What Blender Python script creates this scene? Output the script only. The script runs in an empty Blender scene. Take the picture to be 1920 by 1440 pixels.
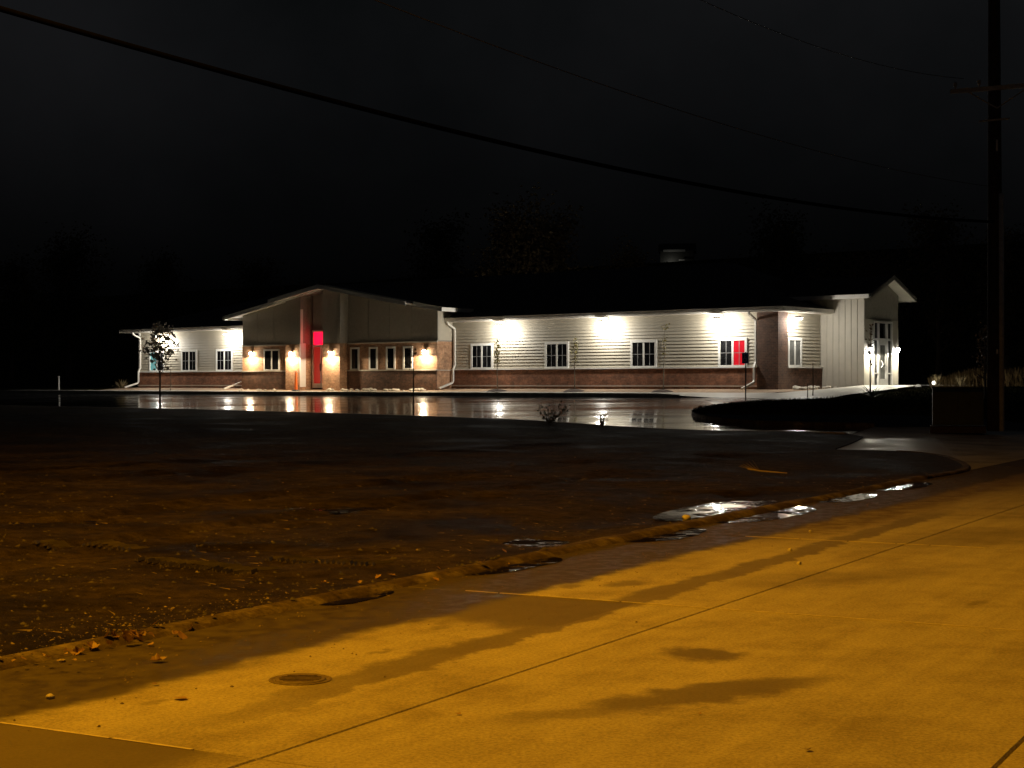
import bpy, bmesh, math, random
from mathutils import Vector, Matrix, noise
from mathutils.geometry import delaunay_2d_cdt
R = math.radians
scene = bpy.context.scene
COL = scene.collection

# ------------------------------------------------------------------ camera, sky, exposure
FPX, HZ, CZ = 3000.0, 720.0, 1.4            # focal length in photo pixels, horizon row, eye height (seated in a car)
cam_d = bpy.data.cameras.new('camera'); cam = bpy.data.objects.new('camera', cam_d); COL.objects.link(cam)
cam.location = (0, 0, CZ); cam.rotation_euler = (R(90), 0, 0)
cam_d.sensor_width = 36.0; cam_d.lens = 36.0 * FPX / 1920.0
cam_d.clip_start = 0.05; cam_d.clip_end = 1500
scene.camera = cam
vs = scene.view_settings
vs.view_transform = 'Standard'; vs.look = 'None'; vs.exposure = 0.0; vs.gamma = 1.0; vs.use_curve_mapping = False
scene.cycles.use_denoising = True
scene.cycles.max_bounces = 8
scene.cycles.sample_clamp_indirect = 4.0

world = bpy.data.worlds.new('World'); scene.world = world; world.use_nodes = True
wn = world.node_tree; wn.nodes.clear()
wo = wn.nodes.new('ShaderNodeOutputWorld'); bg = wn.nodes.new('ShaderNodeBackground')
tc = wn.nodes.new('ShaderNodeTexCoord'); nz = wn.nodes.new('ShaderNodeTexNoise')
nz.inputs['Scale'].default_value = 3.2; nz.inputs['Detail'].default_value = 5; nz.inputs['Roughness'].default_value = 0.55
rp = wn.nodes.new('ShaderNodeValToRGB')
rp.color_ramp.elements[0].position = 0.34; rp.color_ramp.elements[0].color = (0.35, 0.40, 0.43, 1)
rp.color_ramp.elements[1].position = 0.70; rp.color_ramp.elements[1].color = (1.0, 1.02, 1.12, 1)
sx = wn.nodes.new('ShaderNodeSeparateXYZ')
mr = wn.nodes.new('ShaderNodeMapRange'); mr.inputs[1].default_value = 0.06; mr.inputs[2].default_value = 0.24
mr.inputs[3].default_value = 0.0008; mr.inputs[4].default_value = 0.0085
wn.links.new(tc.outputs['Generated'], nz.inputs['Vector']); wn.links.new(nz.outputs['Fac'], rp.inputs['Fac'])
wn.links.new(tc.outputs['Generated'], sx.inputs[0]); wn.links.new(sx.outputs['Z'], mr.inputs[0])
wn.links.new(rp.outputs['Color'], bg.inputs['Color']); wn.links.new(mr.outputs[0], bg.inputs['Strength'])
wn.links.new(bg.outputs[0], wo.inputs[0])

SODIUM_W = 8000.0
PACK_W = 300.0
SCONCE_W = 260.0
DOOR_W = 230.0

# ------------------------------------------------------------------ frames of reference
PHI = R(40.36)
U = (math.cos(PHI), -math.sin(PHI)); V = (math.sin(PHI), math.cos(PHI))
C0 = (11.77, 70.92); BZ = 1.235             # near corner of the building, its floor level above the road
def W(u, v): return (C0[0] + u*U[0] + v*V[0], C0[1] + u*U[1] + v*V[1])
def UV(x, y): return ((x-C0[0])*U[0] + (y-C0[1])*U[1], (x-C0[0])*V[0] + (y-C0[1])*V[1])
DX, DY = 0.480, 0.877
def AB(x, y): return (x*DX + y*DY, -x*DY + y*DX)
def XY(a, b): return (a*DX - b*DY, a*DY + b*DX)
BK = 5.95                                   # kerb line of the road
def u_at(px, v=0.0):
    r = (px-960)/FPX; x0, y0 = C0[0]+v*V[0], C0[1]+v*V[1]
    return (r*y0-x0)/(U[0]-r*U[1])
def sm(t):
    t = max(0.0, min(1.0, t)); return t*t*(3-2*t)
def lerp(a, b, t): return a+(b-a)*t
def z_lot(x, y):
    u, v = UV(x, y); a, b = AB(x, y)
    z = 0.81+0.021*(v+4) if v > -22 else 0.432+0.02*(v+22)
    z -= 0.2*sm((u-6)/9); z = max(0.05, z)
    return 0.004+(z-0.004)*sm((b-BK)/9)
def z_walk(x, y):
    u, v = UV(x, y)
    if u < 0.9 and v < -2.1:
        z = 0.985+0.02*(v+4)
    else:
        z = 0.95+0.40*max(0.0, min(1.0, (v+4.0)/7.5))**1.35
    k = sm((u+3.2)/1.6)*sm((-2.6-v)/1.5)
    return lerp(z, z_lot(x, y)+0.006, k)
def z_right(u, v):
    if v < -5: return 0.80+0.016*(v+5)
    if v < 3.5: return 0.80+0.051*(v+5)
    return 1.235
def z_hill(v): return 22.0*sm((v-60)/120)
HOLLOWS = [(-2.15, 17.6, 0.75, 0.50, 0.055, 'dark rain puddle in the bare dirt field'), (-4.6, 15.6, 0.7, 0.35, 0.05, 'narrow puddle in a rut of the dirt field'),
           (*XY(12.3, 6.55), 0.42, 0.42, 0.045, 'small puddle in the dirt just behind the road kerb')]
SPILL = (16.6, 6.35)
def z_field0(x, y):
    u, v = UV(x, y); a, b = AB(x, y)
    db = max(0.0, b-BK-0.12); dl = max(0.0, -23.2-v)
    if u > 3: dl = max(0.0, min(dl, (-26.5-v)))
    t = db/(db+dl+1e-6)
    top = 0.52-0.30*sm((u-1)/12)
    n = noise.noise(Vector((x*0.22, y*0.22, 3.1)))*0.06+noise.noise(Vector((x*0.9, y*0.9, 7)))*0.034+noise.noise(Vector((x*3.1, y*3.1, 1)))*0.020
    edge = min(1.0, db/0.8)*min(1.0, dl/1.0+0.15)
    hol = sum(dp*math.exp(-((x-cx)/rx)**2-((y-cy)/ry)**2) for cx, cy, rx, ry, dp, _ in HOLLOWS) if y < 25 else 0.0
    rut = 0.10*math.exp(-((a-SPILL[0])/1.9)**2-((b-SPILL[1])/0.75)**2) if y < 25 else 0.0
    if y < 40:
        w_ = 0.35*noise.noise(Vector((x*0.12, y*0.12, 4)))
        for q in (9.3, 11.1, 16.0, 17.8):
            d = (b-q-0.03*a*(1 if q < 12 else -1)-w_)/0.16
            if abs(d) < 4: rut += 0.045*math.exp(-d*d)-0.022*math.exp(-(abs(d)-1.7)**2*2.0)
    return lerp(0.040, top, t**0.85)+n*edge-hol*1.3-rut*edge
def pl_dist(x, y, pl):
    best = 1e9
    for (x0, y0), (x1, y1) in zip(pl[:-1], pl[1:]):
        dx, dy = x1-x0, y1-y0; t = max(0.0, min(1.0, ((x-x0)*dx+(y-y0)*dy)/(dx*dx+dy*dy+1e-9)))
        d = (x-x0-t*dx)**2+(y-y0-t*dy)**2
        if d < best: best = d
    return math.sqrt(best)
def z_field(x, y):
    z = z_field0(x, y)
    if y > 22:
        d = pl_dist(x, y, EDGE)
        if d < 2.6: z = lerp(z_lot(x, y)+(0.055 if (x < 7.6 and y > 36) else 0.02), z, sm(d/2.6))
    return z
def z_ground(x, y):
    u, v = UV(x, y); a, b = AB(x, y)
    z = z_right(u, v) if (u > 0.2 or v > 6) else 1.15
    if v < 0 and u < 0.2: z = min(1.19, 1.03+0.08*(v+2.2)) if v > -2.25 else 0.9
    z += z_hill(v)
    z = lerp(0.12, z, sm((b-BK)/7)) if b > BK else 0.05
    z += noise.noise(Vector((x*0.5, y*0.5, 2)))*0.02*sm((b-BK)/3)*(1.0 if (v < -5 or v > 12) else 0.3)
    return z
def z_bed(x, y):
    u, v = UV(x, y)
    z = 1.02+0.17*max(0.0, min(1.0, (v+2.2)/2.2)) if u < 0.5 else lerp(1.04, 1.2, sm((v+2.2)/5))
    return z+noise.noise(Vector((x*2.3, y*2.3, 5)))*0.02

# ------------------------------------------------------------------ materials
MATS = {}
class NT:
    def __init__(s, name):
        s.m = bpy.data.materials.new(name); s.m.use_nodes = True; s.t = s.m.node_tree
        s.b = s.t.nodes['Principled BSDF']; MATS[name] = s.m
    def n(s, typ, **kw):
        nd = s.t.nodes.new(typ)
        for k, v in kw.items():
            if k in nd.inputs: nd.inputs[k].default_value = v
            else: setattr(nd, k, v)
        return nd
    def l(s, a, b): s.t.links.new(a, b)
    def noise(s, vec, scale, detail=4, rough=0.55):
        nd = s.n('ShaderNodeTexNoise'); nd.inputs['Scale'].default_value = scale
        nd.inputs['Detail'].default_value = detail; nd.inputs['Roughness'].default_value = rough
        if vec is not None: s.l(vec, nd.inputs['Vector'])
        return nd.outputs['Fac']
    def ramp(s, fac, p0, c0, p1, c1):
        nd = s.n('ShaderNodeValToRGB'); e = nd.color_ramp.elements
        e[0].position = p0; e[1].position = p1
        e[0].color = (*c0, 1) if len(c0) == 3 else c0; e[1].color = (*c1, 1) if len(c1) == 3 else c1
        s.l(fac, nd.inputs['Fac']); return nd.outputs['Color']
    def rng(s, fac, a, b, c, d):
        nd = s.n('ShaderNodeMapRange'); nd.interpolation_type = 'SMOOTHSTEP'
        for i, q in zip((1, 2, 3, 4), (a, b, c, d)): nd.inputs[i].default_value = q
        s.l(fac, nd.inputs[0]); return nd.outputs[0]
    def math(s, op, a, b=None):
        nd = s.n('ShaderNodeMath'); nd.operation = op
        for i, q in ((0, a), (1, b)):
            if q is None: continue
            if isinstance(q, (int, float)): nd.inputs[i].default_value = q
            else: s.l(q, nd.inputs[i])
        return nd.outputs[0]
    def mix(s, fac, a, b, mode='MIX'):
        nd = s.n('ShaderNodeMix'); nd.data_type = 'RGBA'; nd.blend_type = mode
        for i, q in ((0, fac), (6, a), (7, b)):
            if isinstance(q, (int, float)): nd.inputs[i].default_value = q
            elif isinstance(q, tuple): nd.inputs[i].default_value = (*q, 1)
            else: s.l(q, nd.inputs[i])
        return nd.outputs[2]
    def bump(s, h, strength=0.4, dist=0.02):
        nd = s.n('ShaderNodeBump'); nd.inputs['Strength'].default_value = strength; nd.inputs['Distance'].default_value = dist
        s.l(h, nd.inputs['Height']); s.l(nd.outputs[0], s.b.inputs['Normal'])
    def set(s, **kw):
        for k, v in kw.items():
            k = k.replace('_', ' ')
            if isinstance(v, (int, float)): s.b.inputs[k].default_value = v
            elif isinstance(v, tuple): s.b.inputs[k].default_value = (*v, 1)
            else: s.l(v, s.b.inputs[k])
    def obj(s): return s.n('ShaderNodeTexCoord').outputs['Object']
    def pos(s): return s.n('ShaderNodeNewGeometry').outputs['Position']

def simple(name, col, rough=0.6, var=0.18, scale=6.0, metal=0.0, bump=0.0, spec=0.5):
    t = NT(name); f = t.noise(t.obj(), scale, 5)
    lo = tuple(c*(1-var) for c in col); hi = tuple(min(1, c*(1+var)) for c in col)
    t.set(Base_Color=t.ramp(f, 0.3, lo, 0.7, hi), Roughness=rough, Metallic=metal)
    t.b.inputs['Specular IOR Level'].default_value = spec
    if bump: t.bump(f, bump, 0.01)
    return t.m
def emit(name, col, strength, base=(0.6, 0.6, 0.6)):
    t = NT(name); t.set(Base_Color=base, Roughness=0.3)
    t.b.inputs['Emission Color'].default_value = (*col, 1); t.b.inputs['Emission Strength'].default_value = strength
    return t.m

simple('siding', (0.44, 0.40, 0.32), 0.55, 0.05, 3)
simple('trim', (0.84, 0.83, 0.79), 0.45, 0.04, 4)
simple('gutter_white', (0.78, 0.76, 0.70), 0.4, 0.05, 4)
simple('soffit', (0.72, 0.69, 0.62), 0.5, 0.05, 4)
simple('stucco', (0.30, 0.285, 0.25), 0.85, 0.10, 9, bump=0.25)
simple('batten', (0.44, 0.41, 0.35), 0.6, 0.06, 3)
simple('shingle', (0.022, 0.022, 0.024), 0.9, 0.4, 25, bump=0.5)
simple('dark_metal', (0.03, 0.03, 0.032), 0.45, 0.2, 10, 0.3)
simple('aluminium', (0.72, 0.71, 0.69), 0.35, 0.06, 6, 0.25)
simple('bark', (0.10, 0.075, 0.055), 0.9, 0.35, 30, bump=0.5)
simple('bark_pale', (0.20, 0.16, 0.11), 0.85, 0.3, 30, bump=0.4)
simple('pole_wood', (0.05, 0.037, 0.027), 0.9, 0.4, 8, bump=0.4)
simple('guard_grey', (0.46, 0.46, 0.45), 0.55, 0.2, 8)
simple('arm_wood', (0.50, 0.49, 0.46), 0.8, 0.25, 9)
simple('cable_black', (0.004, 0.004, 0.004), 0.9, 0.2, 9, spec=0.0)
simple('wire_grey', (0.18, 0.18, 0.18), 0.5, 0.2, 9, 0.6)
simple('box_green', (0.022, 0.030, 0.026), 0.5, 0.25, 5)
simple('cone_orange', (0.80, 0.16, 0.02), 0.5, 0.06, 9)
simple('band_white', (0.80, 0.80, 0.78), 0.4, 0.04, 9)
simple('sign_blue', (0.03, 0.13, 0.45), 0.4, 0.06, 9)
simple('sign_mark', (0.75, 0.80, 0.85), 0.4, 0.05, 9)
simple('flag_plastic', (0.42, 0.72, 0.72), 0.35, 0.10, 20)
simple('flag_orange', (0.50, 0.18, 0.10), 0.4, 0.10, 20)
simple('mulch', (0.060, 0.038, 0.028), 0.9, 0.5, 30, bump=0.8)
simple('rock_pale', (0.58, 0.53, 0.45), 0.75, 0.25, 6, bump=0.4)
simple('chaff', (0.24, 0.18, 0.105), 0.8, 0.4, 5)
simple('stone_dirt', (0.22, 0.17, 0.115), 0.8, 0.35, 12, bump=0.3)
simple('clod', (0.046, 0.036, 0.022), 0.75, 0.45, 6)
simple('straw', (0.34, 0.27, 0.15), 0.7, 0.3, 9)
simple('yucca_leaf', (0.05, 0.075, 0.035), 0.6, 0.3, 9)
simple('shrub_leaf', (0.05, 0.055, 0.03), 0.6, 0.4, 9)
simple('tall_grass', (0.45, 0.30, 0.13), 0.8, 0.4, 3)
simple('joint_pale', (0.58, 0.52, 0.42), 0.8, 0.2, 9)
simple('cap_stone', (0.52, 0.48, 0.41), 0.7, 0.12, 6)
simple('house_wall', (0.06, 0.06, 0.055), 0.8, 0.2, 3)
simple('door_white', (0.72, 0.72, 0.68), 0.5, 0.05, 3)
simple('iron_lid', (0.15, 0.115, 0.078), 0.7, 0.35, 40, 0.0, bump=0.5)
emit('lens_white', (1.0, 0.97, 0.88), 60)
emit('lens_warm', (1.0, 0.86, 0.62), 110)
emit('lens_sodium', (1.0, 0.45, 0.06), 40)
emit('lens_path', (1.0, 0.96, 0.85), 5)
emit('red_lit', (1.0, 0.003, 0.026), 3.0, (0.5, 0.02, 0.05))
emit('red_dim', (0.75, 0.03, 0.02), 0.30, (0.25, 0.03, 0.03))
emit('red_window', (0.85, 0.002, 0.012), 0.42, (0.35, 0.01, 0.02))
emit('teal_lit', (0.16, 0.55, 0.55), 0.40, (0.1, 0.2, 0.2))

t = NT('glass_dark'); f = t.noise(t.obj(), 1.4, 3)
t.set(Base_Color=t.ramp(f, 0.35, (0.006, 0.006, 0.007), 0.7, (0.02, 0.02, 0.021)), Roughness=0.06)
t = NT('glass_pale'); f = t.noise(t.obj(), 2.2, 3)
t.set(Base_Color=t.ramp(f, 0.3, (0.10, 0.105, 0.10), 0.7, (0.2, 0.2, 0.19)), Roughness=0.1)
simple('grille', (0.30, 0.30, 0.30), 0.5, 0.1, 4)

def brick(name, c1, c2, mortar, scale=1.0):
    t = NT(name); o = t.obj(); sp = t.n('ShaderNodeSeparateXYZ'); t.l(o, sp.inputs[0])
    s = t.math('ADD', sp.outputs['X'], sp.outputs['Y']); cb = t.n('ShaderNodeCombineXYZ')
    t.l(s, cb.inputs[0]); t.l(sp.outputs['Z'], cb.inputs[1])
    b = t.n('ShaderNodeTexBrick'); t.l(cb.outputs[0], b.inputs['Vector'])
    b.inputs['Scale'].default_value = 1.0; b.inputs['Brick Width'].default_value = 0.21*scale
    b.inputs['Row Height'].default_value = 0.075*scale; b.inputs['Mortar Size'].default_value = 0.006
    b.inputs['Mortar Smooth'].default_value = 0.2
    b.inputs['Color1'].default_value = (*c1, 1); b.inputs['Color2'].default_value = (*c2, 1); b.inputs['Mortar'].default_value = (*mortar, 1)
    f = t.noise(o, 2.6, 4, 0.65)
    g = t.noise(o, 9.0, 4, 0.6)
    c = t.mix(0.8, b.outputs['Color'], t.ramp(f, 0.3, (0.55, 0.52, 0.5), 0.72, (1.45, 1.35, 1.25)), 'MULTIPLY')
    c = t.mix(0.6, c, t.ramp(g, 0.3, (0.6, 0.55, 0.5), 0.7, (1.35, 1.3, 1.25)), 'MULTIPLY')
    t.set(Base_Color=c, Roughness=0.85); t.bump(b.outputs['Fac'], -0.5, 0.008)
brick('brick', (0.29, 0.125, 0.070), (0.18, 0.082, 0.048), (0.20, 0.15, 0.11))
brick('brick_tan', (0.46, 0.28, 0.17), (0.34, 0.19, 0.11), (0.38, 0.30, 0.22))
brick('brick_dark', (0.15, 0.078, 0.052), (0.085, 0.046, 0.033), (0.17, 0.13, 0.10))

# dirt of the open field
t = NT('dirt'); p = t.pos()
f1 = t.noise(p, 0.55, 5, 0.6); f2 = t.noise(p, 6.0, 8, 0.7); f3 = t.noise(p, 38.0, 4, 0.7)
c = t.ramp(f1, 0.35, (0.012, 0.0095, 0.0058), 0.66, (0.058, 0.046, 0.027))
c = t.mix(0.9, c, t.ramp(f2, 0.34, (0.35, 0.32, 0.3), 0.68, (1.6, 1.5, 1.4)), 'MULTIPLY')
c = t.mix(t.rng(f3, 0.66, 0.74, 0.0, 0.4), c, (0.17, 0.13, 0.08))
t.set(Base_Color=c, Roughness=t.rng(f1, 0.3, 0.6, 0.55, 0.85))
t.b.inputs['Specular IOR Level'].default_value = 0.06
t.bump(t.math('ADD', f2, t.math('MULTIPLY', f3, 0.35)), 1.0, 0.08)
# rough lawn
t = NT('lawn'); p = t.pos()
f1 = t.noise(p, 0.8, 5, 0.6); f2 = t.noise(p, 22.0, 5, 0.7)
c = t.ramp(f1, 0.35, (0.020, 0.019, 0.010), 0.68, (0.050, 0.046, 0.022))
c = t.mix(0.8, c, t.ramp(f2, 0.34, (0.4, 0.4, 0.4), 0.68, (1.6, 1.6, 1.5)), 'MULTIPLY')
t.set(Base_Color=c, Roughness=0.95); t.b.inputs['Specular IOR Level'].default_value = 0.0
t.bump(f2, 1.0, 0.05)
# bed soil
t = NT('bed_soil'); p = t.pos(); f = t.noise(p, 7.0, 6, 0.7)
t.set(Base_Color=t.ramp(f, 0.3, (0.20, 0.13, 0.08), 0.7, (0.42, 0.30, 0.20)), Roughness=0.9); t.bump(f, 0.8, 0.04)
# pavements
t = NT('walk_concrete'); p = t.pos(); f = t.noise(p, 1.2, 6, 0.65); g = t.noise(p, 30, 4)
t.set(Base_Color=t.mix(0.5, t.ramp(f, 0.3, (0.42, 0.41, 0.37), 0.7, (0.58, 0.56, 0.51)), t.ramp(g, 0.3, (0.8, 0.8, 0.8), 0.7, (1.1, 1.1, 1.1)), 'MULTIPLY'),
      Roughness=t.rng(f, 0.35, 0.65, 0.35, 0.7))
t.bump(g, 0.2, 0.004)
t = NT('kerb_concrete'); p = t.pos(); f = t.noise(p, 3.0, 6, 0.7)
t.set(Base_Color=t.ramp(f, 0.3, (0.20, 0.18, 0.14), 0.7, (0.42, 0.39, 0.32)), Roughness=0.75); t.bump(f, 0.4, 0.01)
t = NT('kerb_muddy'); p = t.pos(); f = t.noise(p, 2.2, 6, 0.7); g = t.noise(p, 14, 6, 0.7)
c = t.mix(t.rng(f, 0.32, 0.56, 0.30, 0.97), (0.26, 0.22, 0.155), (0.055, 0.040, 0.026))
t.set(Base_Color=t.mix(0.8, c, t.ramp(g, 0.3, (0.5, 0.48, 0.45), 0.7, (1.4, 1.35, 1.3)), 'MULTIPLY'), Roughness=0.8); t.b.inputs['Specular IOR Level'].default_value = 0.15
t.bump(t.math('ADD', f, g), 0.7, 0.02)
t = NT('lot_asphalt'); p = t.pos()
mp = t.n('ShaderNodeMapping'); mp.inputs['Rotation'].default_value = (0, 0, PHI*0.35); mp.inputs['Scale'].default_value = (0.10, 0.55, 1.0); t.l(p, mp.inputs['Vector'])
f1 = t.noise(mp.outputs[0], 1.0, 5, 0.6); f2 = t.noise(p, 0.16, 4); f3 = t.noise(p, 60.0, 3); f4 = t.noise(mp.outputs[0], 5.5, 3, 0.5)
t.set(Base_Color=t.ramp(f2, 0.3, (0.030, 0.031, 0.032), 0.7, (0.060, 0.060, 0.058)),
      Roughness=t.rng(f1, 0.38, 0.64, 0.05, 0.19))
t.b.inputs['Specular IOR Level'].default_value = 0.9; t.b.inputs['IOR'].default_value = 1.6
t.bump(t.math('ADD', t.math('ADD', f1, t.math('MULTIPLY', f4, 0.18)), t.math('MULTIPLY', f3, 0.008)), 0.55, 0.026)
t = NT('apron_concrete'); p = t.pos(); f = t.noise(p, 0.9, 6, 0.65); g = t.noise(p, 26, 4)
t.set(Base_Color=t.mix(0.5, t.ramp(f, 0.3, (0.24, 0.225, 0.195), 0.7, (0.42, 0.40, 0.35)), t.ramp(g, 0.3, (0.75, 0.75, 0.75), 0.7, (1.15, 1.15, 1.15)), 'MULTIPLY'),
      Roughness=t.rng(f, 0.3, 0.65, 0.28, 0.55)); t.b.inputs['Specular IOR Level'].default_value = 0.7; t.bump(g, 0.3, 0.006)
# standing water
t = NT('puddle_water'); p = t.pos()
mp = t.n('ShaderNodeMapping'); mp.inputs['Rotation'].default_value = (0, 0, R(28)); mp.inputs['Scale'].default_value = (5.0, 2.6, 1.0); t.l(p, mp.inputs['Vector'])
f = t.noise(mp.outputs[0], 1.0, 4, 0.55)
t.set(Base_Color=(0.012, 0.009, 0.006), Roughness=0.04); t.b.inputs['IOR'].default_value = 1.33
calm = t.rng(t.noise(p, 1.5, 3), 0.46, 0.64, 0.04, 1.0)
t.bump(t.math('MULTIPLY', f, calm), 0.6, 0.035)

# street concrete: dry slabs, a wet muddy gutter, damp patches and tyre-borne dirt, all laid out in road coordinates
t = NT('road_concrete'); p = t.pos()
def road_uv(off=None):
    pass
sp = t.n('ShaderNodeSeparateXYZ'); t.l(p, sp.inputs[0])
a = t.math('ADD', t.math('MULTIPLY', sp.outputs['X'], DX), t.math('MULTIPLY', sp.outputs['Y'], DY))
b = t.math('ADD', t.math('MULTIPLY', sp.outputs['X'], -DY), t.math('MULTIPLY', sp.outputs['Y'], DX))
cb = t.n('ShaderNodeCombineXYZ'); t.l(a, cb.inputs[0]); t.l(b, cb.inputs[1]); ab = cb.outputs[0]
wob = t.noise(ab, 1.7, 5, 0.6); wob2 = t.noise(ab, 7.0, 5, 0.65)
w1 = t.math('MULTIPLY', t.math('SUBTRACT', wob, 0.5), 0.9); w2 = t.math('MULTIPLY', t.math('SUBTRACT', wob2, 0.5), 0.35)
bw = t.math('ADD', b, t.math('MULTIPLY', w1, 0.45)); bw = t.math('ADD', bw, t.math('MULTIPLY', w2, 0.5))
aw = t.math('ADD', a, t.math('ADD', w1, w2))
def blob(ca, cb_, ra, rb, soft=0.5, wa=None, wb=None):
    xa = t.math('DIVIDE', t.math('SUBTRACT', wa if wa is not None else aw, ca), ra)
    xb = t.math('DIVIDE', t.math('SUBTRACT', wb if wb is not None else bw, cb_), rb)
    d = t.math('SQRT', t.math('ADD', t.math('MULTIPLY', xa, xa), t.math('MULTIPLY', xb, xb)))
    return t.rng(d, 1-soft, 1+soft, 1.0, 0.0)
wx = t.math('ADD', sp.outputs['X'], t.math('MULTIPLY', t.math('ADD', w1, w2), 0.35))
wy = t.math('ADD', sp.outputs['Y'], t.math('MULTIPLY', t.math('SUBTRACT', t.noise(p, 2.9, 5, 0.65), 0.5), 0.55))
def blobxy(cx, cy, ang, ra, rb, soft=0.5):
    dx = t.math('SUBTRACT', wx, cx); dy = t.math('SUBTRACT', wy, cy); ca_, sa_ = math.cos(ang), math.sin(ang)
    xa = t.math('DIVIDE', t.math('ADD', t.math('MULTIPLY', dx, ca_), t.math('MULTIPLY', dy, sa_)), ra)
    xb = t.math('DIVIDE', t.math('SUBTRACT', t.math('MULTIPLY', dy, ca_), t.math('MULTIPLY', dx, sa_)), rb)
    d = t.math('SQRT', t.math('ADD', t.math('MULTIPLY', xa, xa), t.math('MULTIPLY', xb, xb)))
    return t.rng(d, 1-soft, 1+soft, 1.0, 0.0)
def mx(*fs):
    r = fs[0]
    for q in fs[1:]: r = t.math('MAXIMUM', r, q)
    return r
wet = t.rng(bw, 4.93, 5.12, 0.0, 1.0)
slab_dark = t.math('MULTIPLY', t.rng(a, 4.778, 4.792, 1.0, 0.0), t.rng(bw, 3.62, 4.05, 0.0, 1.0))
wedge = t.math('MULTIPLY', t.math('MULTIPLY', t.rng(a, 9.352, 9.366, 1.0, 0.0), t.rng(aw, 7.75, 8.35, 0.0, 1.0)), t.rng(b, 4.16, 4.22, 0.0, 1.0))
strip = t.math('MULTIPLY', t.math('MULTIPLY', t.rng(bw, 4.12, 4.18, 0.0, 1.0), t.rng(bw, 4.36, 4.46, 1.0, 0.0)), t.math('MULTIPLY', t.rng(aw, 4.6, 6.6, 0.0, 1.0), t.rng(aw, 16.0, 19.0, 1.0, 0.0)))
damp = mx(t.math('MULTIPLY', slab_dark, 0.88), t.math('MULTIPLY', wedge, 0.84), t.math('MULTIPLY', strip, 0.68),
          t.math('MULTIPLY', blobxy(1.0, 8.28, 0.25, 0.20, 0.20, 0.35), 0.80), t.math('MULTIPLY', blobxy(0.86, 7.22, 0.62, 0.74, 0.18, 0.4), 0.76), t.math('MULTIPLY', blobxy(0.30, 6.85, 0.6, 0.45, 0.10, 0.6), 0.5), t.math('MULTIPLY', blobxy(2.4, 11.6, 0.5, 0.9, 0.35, 0.6), 0.35), t.math('MULTIPLY', blobxy(4.2, 14.6, 0.7, 1.3, 0.5, 0.6), 0.4), t.math('MULTIPLY', blobxy(2.9, 8.2, 0.4, 0.5, 0.18, 0.7), 0.3),
          t.math('MULTIPLY', blob(7.0, 4.62, 0.10, 0.05, 0.4), 0.5), t.math('MULTIPLY', blob(8.0, 4.80, 0.16, 0.07, 0.4), 0.5), t.math('MULTIPLY', blob(10.3, 4.72, 0.28, 0.10), 0.6),
          t.math('MULTIPLY', blob(9.9, 4.95, 0.14, 0.06), 0.6), t.math('MULTIPLY', blob(10.3, 2.25, 0.20, 0.05), 0.4), t.math('MULTIPLY', blob(5.4, 4.75, 0.12, 0.04), 0.45))
mudzone = t.math('MULTIPLY', t.rng(bw, 4.25, 4.75, 0.0, 1.0), t.rng(aw, 12.5, 15.5, 0.0, 1.0))
fine = t.noise(p, 55.0, 4, 0.7); mid = t.noise(p, 3.2, 6, 0.65); big = t.noise(p, 0.35, 4, 0.5)
base = t.ramp(mid, 0.25, (0.40, 0.37, 0.31), 0.75, (0.50, 0.465, 0.40))
base = t.mix(0.7, base, t.ramp(fine, 0.32, (0.50, 0.48, 0.44), 0.68, (1.32, 1.31, 1.30)), 'MULTIPLY')
base = t.mix(0.6, base, t.ramp(big, 0.3, (0.85, 0.84, 0.82), 0.7, (1.06, 1.06, 1.06)), 'MULTIPLY')
st = t.n('ShaderNodeMapping'); st.inputs['Scale'].default_value = (0.35, 5.0, 1.0); t.l(ab, st.inputs['Vector'])
streak = t.noise(st.outputs[0], 1.0, 6, 0.65)
base = t.mix(0.55, base, t.ramp(streak, 0.30, (0.70, 0.67, 0.62), 0.62, (1.06, 1.06, 1.06)), 'MULTIPLY')
blotch = t.noise(p, 1.15, 7, 0.72)
base = t.mix(0.75, base, t.ramp(blotch, 0.32, (0.62, 0.58, 0.52), 0.52, (1.04, 1.04, 1.04)), 'MULTIPLY')
grit = t.noise(p, 140.0, 2, 0.5)
base = t.mix(t.rng(grit, 0.66, 0.72, 0.0, 0.75), base, (0.13, 0.105, 0.075))
base = t.mix(t.rng(grit, 0.30, 0.34, 0.6, 0.0), base, (0.62, 0.58, 0.52))
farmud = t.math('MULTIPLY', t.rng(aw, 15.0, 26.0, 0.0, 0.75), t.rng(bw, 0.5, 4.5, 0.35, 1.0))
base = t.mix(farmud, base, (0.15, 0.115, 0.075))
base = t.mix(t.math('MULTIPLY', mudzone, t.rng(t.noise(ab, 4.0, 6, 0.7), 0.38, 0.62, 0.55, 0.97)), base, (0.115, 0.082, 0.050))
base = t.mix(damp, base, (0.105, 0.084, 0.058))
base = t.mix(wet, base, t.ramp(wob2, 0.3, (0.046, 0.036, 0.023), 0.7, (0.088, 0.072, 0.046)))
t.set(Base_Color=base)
rg = t.math('SUBTRACT', 0.85, t.math('MULTIPLY', wet, t.rng(wob2, 0.35, 0.65, 0.42, 0.12)))
rg = t.math('SUBTRACT', rg, t.math('MULTIPLY', damp, 0.12)); t.set(Roughness=rg)
t.b.inputs['Specular IOR Level'].default_value = 0.2
t.bump(t.math('ADD', fine, t.math('MULTIPLY', mid, 1.5)), 0.35, 0.004)

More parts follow.
